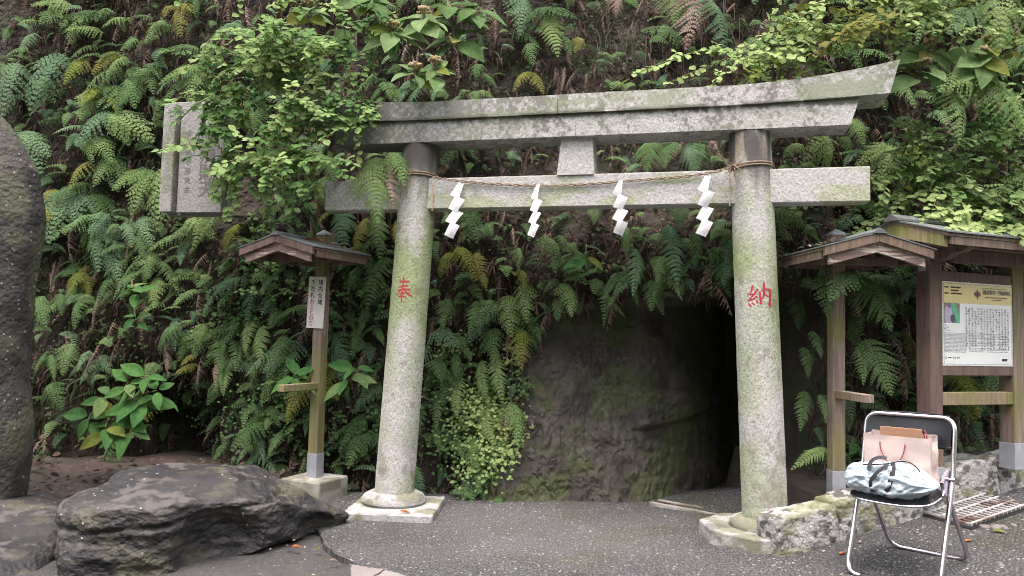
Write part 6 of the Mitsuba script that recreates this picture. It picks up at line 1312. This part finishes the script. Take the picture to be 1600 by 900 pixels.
# lying on the notice board roof, one spray hanging from its eave
for q in range(16):
    a = rng.uniform(-0.05, 1.3)
    b0 = BM @ np.array([a, 0.10, 2.33, 1]); b1 = BM @ np.array([a + 0.15 * rng.normal(), -0.15, 2.27, 1]); b2 = BM @ np.array([a + 0.2 * rng.normal(), -0.36, 2.18, 1])
    vine([b0[:3], b1[:3], b2[:3]], 'vine spray lying on the notice board roof', 'vine sprays lying on the notice board roof', 'vine_leaf', 0.055)
e0 = BM @ np.array([0.62, -0.30, 2.20, 1]); e1 = BM @ np.array([0.64, -0.46, 2.12, 1]); e2 = BM @ np.array([0.63, -0.48, 1.93, 1])
vine([e0[:3], e1[:3], e2[:3]], 'short leafy vine shoot hanging from the eave of the notice board', None, 'vine_leaf', 0.042, 0.026, twigs=0)
dry = thing('dry_twig', 'dry brown twig hanging from the eave of the notice board', 'twig')
d0 = BM @ np.array([0.74, -0.40, 2.15, 1]); 
put(dry, cat_([tube(smoothpath([d0[:3], d0[:3] + [0.03, -0.05, -0.08], d0[:3] + [-0.03, -0.06, -0.22], d0[:3] + [0.0, -0.05, -0.34]], 14), [0.005] * 14, 5), tube(smoothpath([d0[:3] + [0, 0, 0.01], d0[:3] + [0.07, -0.05, -0.04], d0[:3] + [0.12, -0.05, -0.12]], 10), 0.004, 5)]), 'root', True)

# broad-leaved plants
def big_leaf(L, w_, seed, point=0.35):
    r = np.random.default_rng(seed)
    droop = r.uniform(0.10, 0.35)
    def fn(u, v):
        s = (v - 0.5) * 2
        prof = np.clip(np.sin(np.pi * np.clip(u, 0, 1) ** 0.85), 0, 1) ** 0.75
        prof = prof * (1 - point * u ** 3)
        x = u * L
        y = s * w_ / 2 * prof
        z = -droop * L * u * u + np.abs(s) * 0.16 * w_ * prof - 0.012 * L * np.abs(np.sin(u * 26)) * np.abs(s) * prof
        return np.stack([x, y, z], -1)
    return grid(fn, np.linspace(0, 1, 13), np.linspace(0, 1, 7))
LEAF = [mikit.ply(big_leaf(1.0, 0.50, k), 'broad_leaf', True) for k in range(4)]
LEAF_W = [mikit.ply(big_leaf(1.0, 0.66, k + 20), 'broad_leaf', True) for k in range(4)]
def add_leaf(parent, c, d, up, L, bs, wide=False):
    x = unit(d); z = unit(np.asarray(up, float) - x * (np.asarray(up, float) @ x)); y = np.cross(z, x)
    key = numbered(parent + '__leaf')
    scene[key] = {**(LEAF_W if wide else LEAF)[rng.integers(4)], 'bsdf': {'type': 'ref', 'id': bs}, 'to_world': T(frame(c, x * L, y * L, z * L))}
def rosette(parent, c, n, L, bs, wide=False, tilt=0.35, out=(0, -0.5, 0.8), start=0.0, tiers=1):
    o = unit(out); e1 = unit(np.cross(o, [0.1, 0.9, 0.3])); e2 = np.cross(o, e1)
    for k in range(n):
        a = start + 2 * math.pi * k / n + 0.25 * rng.normal()
        d = e1 * math.cos(a) + e2 * math.sin(a) + o * (tilt + 0.15 * rng.normal()) + np.array([0, 0, -0.25])
        add_leaf(parent, c + d * 0.02 - o * 0.05 * (k % tiers if tiers > 1 else 0), d + 0.12 * rng.normal(size=3), o + 0.3 * rng.normal(size=3), L * rng.uniform(0.6, 1.2), bs if rng.random() < 0.8 else ('leaf_mid', 'leaf_light', 'leaf_yellow')[rng.integers(3)] if rng.random() < 0.85 else 'leaf_yellow', wide)
def flower_head(parent, c, rad):
    ms = []
    for q in range(46):
        p = rng.normal(size=3); p = unit(p) * rad * rng.uniform(0.6, 1.0); p[2] = abs(p[2]) * 0.7
        b = trimesh.creation.icosphere(0, rad * rng.uniform(0.14, 0.24)); b.apply_translation(c + p); ms.append(b)
        if q % 3 == 0: ms.append(tube([c - [0, 0, rad * 0.4], c + p], 0.0025, 4))
    part(parent, 'flower_head', cat_(ms), 'flower')
bush = []
def bush_at(label, stem_from, heads, n, L, group=None, flowers=True, bs='broad_leaf', wide=True):
    key = thing('broad_leaved_bush', label, 'bush', group)
    for c in heads:
        c = np.array(c, float)
        s0 = np.array(stem_from, float)
        part(key, 'stem', tube(smoothpath([s0, (s0 + c) / 2 + [0, -0.05, 0.03], c], 12), np.linspace(0.008, 0.005, 12), 6), 'stem', True)
        rosette(key, c, n, L, bs, wide, 0.15, (0.1 * rng.normal(), -0.6, 0.75), rng.uniform(0, 6), 2)
        if flowers: flower_head(key, c + [0, -0.03, 0.05], 0.058)
    return key
bush_at('broad-leaved flowering bush with two flower heads at the top, just left of centre', [-0.818, 6.55, 3.868], [[-0.758, 6.1, 3.908], [-0.995, 6.1, 3.787]], 9, 0.23)
bush_at('low broad-leaved flowering shoot with twin flower heads above the left part of the lintel', [-0.911, 6.43, 3.82], [[-0.79, 5.98, 3.418], [-0.641, 5.98, 3.462]], 7, 0.19)
bush_at('flowering bush with broad leaves at the top edge, beside the vine-covered tablet', [-1.762, 6.8, 3.998], [[-1.75, 6.35, 4.052], [-1.926, 6.35, 3.548]], 8, 0.22)
bush_at('flowering shoot with pink buds at the top edge, left of the twin flower heads', [-1.337, 6.65, 4.064], [[-1.307, 6.2, 4.096], [-1.192, 6.2, 4.088]], 7, 0.22)
bush_at('dark broad-leaved branch without flowers hanging from the top, left of centre', [-0.648, 6.95, 4.442], [[-0.604, 6.5, 4.189], [-0.358, 6.5, 4.167], [-0.542, 6.5, 3.912]], 6, 0.26, flowers=False, bs='leaf_mid')
bush_at('broad-leaved branch without flowers among vines left of the lintel top', [-2.208, 6.95, 4.045], [[-2.228, 6.5, 3.87], [-1.575, 6.5, 3.886], [-1.845, 6.5, 3.824]], 6, 0.24, flowers=False, bs='leaf_mid')
bush_at('broad-leaved flowering bush just right of the upswept lintel end', [3.291, 5.95, 3.54], [[2.96, 5.5, 3.517], [2.904, 5.5, 3.365]], 9, 0.23)
bush_at('broad-leaved flowering bush at the right edge above the notice board', [3.676, 5.85, 3.515], [[3.328, 5.4, 3.526], [3.259, 5.4, 3.418]], 9, 0.23)
bush_at('broad-leaved green shrub between the standing stone and the boulder', [-3.36, 6.83, 0.678], [[-3.196, 6.58, 0.929], [-3.048, 6.58, 0.986], [-3.377, 6.58, 0.818], [-3.501, 6.58, 0.645], [-3.223, 6.58, 0.652], [-3.07, 6.58, 0.789], [-3.321, 6.5, 0.564], [-2.951, 6.58, 0.871], [-3.109, 6.5, 0.548]], 5, 0.235, None, False, 'shrub_leaf', False)
bush_at('young plant with glossy leaves left of the left signpost', [-1.869, 6.87, 0.877], [[-1.805, 6.62, 1.014]], 8, 0.21, None, False, 'shrub_leaf', False)
bush_at('young plant with glossy leaves between the left signpost and the left pillar', [-1.39, 6.87, 0.945], [[-1.357, 6.62, 1.014], [-1.306, 6.62, 1.096]], 5, 0.22, None, False, 'shrub_leaf', False)
bush_at('small star-shaped leafy plant hanging over the tunnel mouth', [0.607, 6.5, 2.161], [[0.585, 6.25, 2.054]], 8, 0.16, None, False, 'shrub_leaf', False)
bush_at('small pale leafy plant on the bank above the broad-leaved shrub', [-3.476, 7.2, 1.814], [[-3.375, 6.95, 1.742]], 7, 0.17, None, False, 'shrub_leaf', False)
bush_at('small dark leafy plant just above the broad-leaved shrub, under the pale one', [-3.468, 7.25, 1.55], [[-3.362, 7.0, 1.482]], 5, 0.17, None, False, 'shrub_leaf', False)
bush_at('large-leaved plant behind the folding chair, beside the right signpost', [2.769, 6.25, 0.504], [[2.649, 6.0, 0.612], [2.634, 6.0, 0.467], [2.668, 6.0, 0.661]], 4, 0.16, None, False, 'shrub_leaf', True)
# loose dead leaves
def fallen(x, y, ang, L, bs, label, z=None, group=None, lift=0.006):
    key = thing('fallen_leaf', label, 'fallen leaf', group)
    m = big_leaf(L, L * 0.5, int(rng.integers(1000)))
    v = np.array(m.vertices); v[:, 2] += 0.25 * L * (v[:, 1] / (0.25 * L)) ** 2 * 0.3 + 0.12 * L
    fm = ground_frame(x, y, ang, lift) if z is None else frame([x, y, z], [math.cos(ang), math.sin(ang), 0], [-math.sin(ang), math.cos(ang), 0], [0, 0, 1])
    put(key, xf(trimesh.Trimesh(v, m.faces, process=False), fm), bs, True)
fallen(-1.195, 5.072, 2, 0.06, 'leaf_yellow', 'small yellow leaf on the paving beside the boulder', None, None)
fallen(-1.375, 5.103, 0.3, 0.07, 'red_leaf', 'reddish fallen leaf at the foot of the boulder', None, None)
fallen(-1.403, 5.115, 1.6, 0.06, 'litter_brown', 'grey brown curled leaf at the foot of the boulder', None, None)
fallen(-1.065, 4.83, 0.4, 0.06, 'leaf_dead', 'dry brown leaf on the old paving', None, None)
fallen(2.145, 5.105, 0.5, 0.07, 'red_leaf', 'orange brown leaf on the asphalt left of the chair', None, None)
fallen(2.949, 5.1, 0.2, 0.06, 'red_leaf', 'orange brown leaf on the asphalt behind the chair leg', None, None)
fallen(3.193, 5.215, -0.6, 0.08, 'leaf_yellow', 'yellow green leaf beside the drain grate', None, None)
fallen(3.203, 5.71, 0.8, 0.06, 'red_leaf', 'orange leaf lying on the drain grate', None, None)
fallen(-0.167, 6.053, 0.2, 0.05, 'leaf_dead', 'small brown leaf on the asphalt before the gate', None, None)
fallen(2.33, 5.263, 0.2, 0.04, 'leaf_dead', 'tiny pale leaf on the asphalt by the kerb', None, None)
fallen(-0.80, 5.93, 0.1, 0.09, 'red_leaf', 'pinkish brown leaf on the slab of the left pillar', 0.058)
for k, (x, y, a, L) in enumerate(((-0.06, -0.42, 0.3, 0.10), (-0.02, -0.36, 1.5, 0.09), (0.05, -0.30, 0.8, 0.10), (0.02, -0.22, 2.2, 0.09), (0.10, -0.25, -0.5, 0.10), (0.14, -0.15, 0.4, 0.08), (0.20, -0.05, 1.0, 0.07), (0.26, 0.02, 0.1, 0.07))):
    q = LM @ np.array([x, y, 2.135 - 0.168 + 0.034 - abs(x) * 0.33, 1])
    fallen(q[0], q[1], a, L, 'red_leaf', 'orange red dead leaf on the roof of the left signpost', q[2], 'dead leaves on the roof of the left signpost')
for k in range(9):
    x = rng.uniform(-0.36, -0.1); q = RM @ np.array([x, rng.uniform(-0.5, 0.1), 2.14 - 0.29 + 0.034 - abs(x) * 0.33, 1])
    fallen(q[0], q[1], rng.uniform(0, 6), 0.05, 'leaf_dead', 'small pale dead leaf on the roof of the right signpost', q[2], 'dead leaves on the roof of the right signpost')
# pale petals, grit and leaf crumbs along the kerb, the wall foot and the boulder
V, F, at = [], [], 0
for q in range(420):
    if q < 210:
        a_, n__ = rng.uniform(-0.2, 3.0), -abs(rng.normal() * 0.35) - 0.03
        x, y = K0 + KD * a_ + KN * n__
    elif q < 330:
        x = rng.uniform(-0.5, 1.3); y = 6.68 - abs(rng.normal() * 0.18)
    else:
        x = rng.uniform(-1.5, 1.2); y = rng.uniform(4.3, 6.2)
    fm = ground_frame(x, y, rng.uniform(0, 6), 0.008)
    s_ = rng.uniform(0.003, 0.010)
    pts = np.array([[-s_, -0.6 * s_, 0, 1], [s_, -0.7 * s_, 0.3 * s_, 1], [0.8 * s_, 0.7 * s_, 0.5 * s_, 1], [-0.9 * s_, 0.6 * s_, 0.2 * s_, 1]]) @ fm.T
    V.append(pts[:, :3]); F.append(np.array([[0, 1, 2], [0, 2, 3]]) + at); at += 4
struct('petal_litter', trimesh.Trimesh(np.vstack(V), np.vstack(F), process=False), 'petal', False, 'scattered pale petals and leaf crumbs on the asphalt', 'stuff', 'litter')
V, F, at = [], [], 0
for q in range(420):
    x, y = rng.uniform(-4.6, -1.7), rng.uniform(6.15, 7.4)
    z = 0.05 + 0.10 * float(sstep(6.2, 7.2, y)) + rng.uniform(0.0, 0.05)
    a = rng.uniform(0, 6.3); L = rng.uniform(0.03, 0.08)
    v, f = leaf_pts(np.array([x, y, z]), np.array([math.cos(a), math.sin(a), 0.3 * rng.normal()]), np.array([0.5 * rng.normal(), 0.5 * rng.normal() - 0.3, 1]), L, L * 0.7)
    V.append(v); F.append(np.array(f) + at); at += 8
struct('leaf_litter', trimesh.Trimesh(np.vstack(V), np.vstack(F), process=False), 'litter_brown', False, 'brown dead leaves on the soil behind the boulder', 'stuff', 'litter')
# hanging rootlets above the lintel
for q in range(26):
    X0 = rng.uniform(0.6, 2.1); z0 = rng.uniform(3.9, 4.6); Y = float(cliff_y(X0, z0)) - 0.12
    key = thing('hanging_root', 'thin grey hanging root on the dark bank above the middle of the lintel', 'root', 'roots hanging above the lintel')
    put(key, tube(smoothpath([(X0, Y, z0), (X0 + 0.03 * rng.normal(), Y - 0.05, z0 - 0.2), (X0 + 0.05 * rng.normal(), Y - 0.03, z0 - 0.45), (X0 + 0.08 * rng.normal(), Y - 0.02, z0 - 0.5 - 0.3 * rng.random())], 14), 0.0035, 4), 'root', True)
PEB_A = [[3.255, 5.277, 0.035], [3.306, 5.28, 0.022], [3.199, 5.305, 0.03], [3.31, 5.25, 0.014], [3.247, 5.213, 0.02], [3.381, 5.287, 0.02], [2.955, 4.758, 0.012], [2.94, 4.715, 0.016], [3.56, 5.912, 0.02], [3.634, 5.947, 0.012], [2.5, 4.827, 0.014]]
def pebble(x, y, r_, label, group):
    key = thing('pebble', label, 'pebble', group)
    m = trimesh.creation.icosphere(2, r_); m.apply_scale([1.2, 0.9, 0.6])
    put(key, xf(sub_noise(m, r_ * 0.5, 1.2 / r_, 2, int(rng.integers(99))), ground_frame(x, y, rng.uniform(0, 3), r_ * 0.25)), 'pale_stone', True)
for x, y, r_ in PEB_A:
    pebble(x, y, r_, 'grey pebble beside the drain grate behind the chair', 'pebbles beside the drain grate')
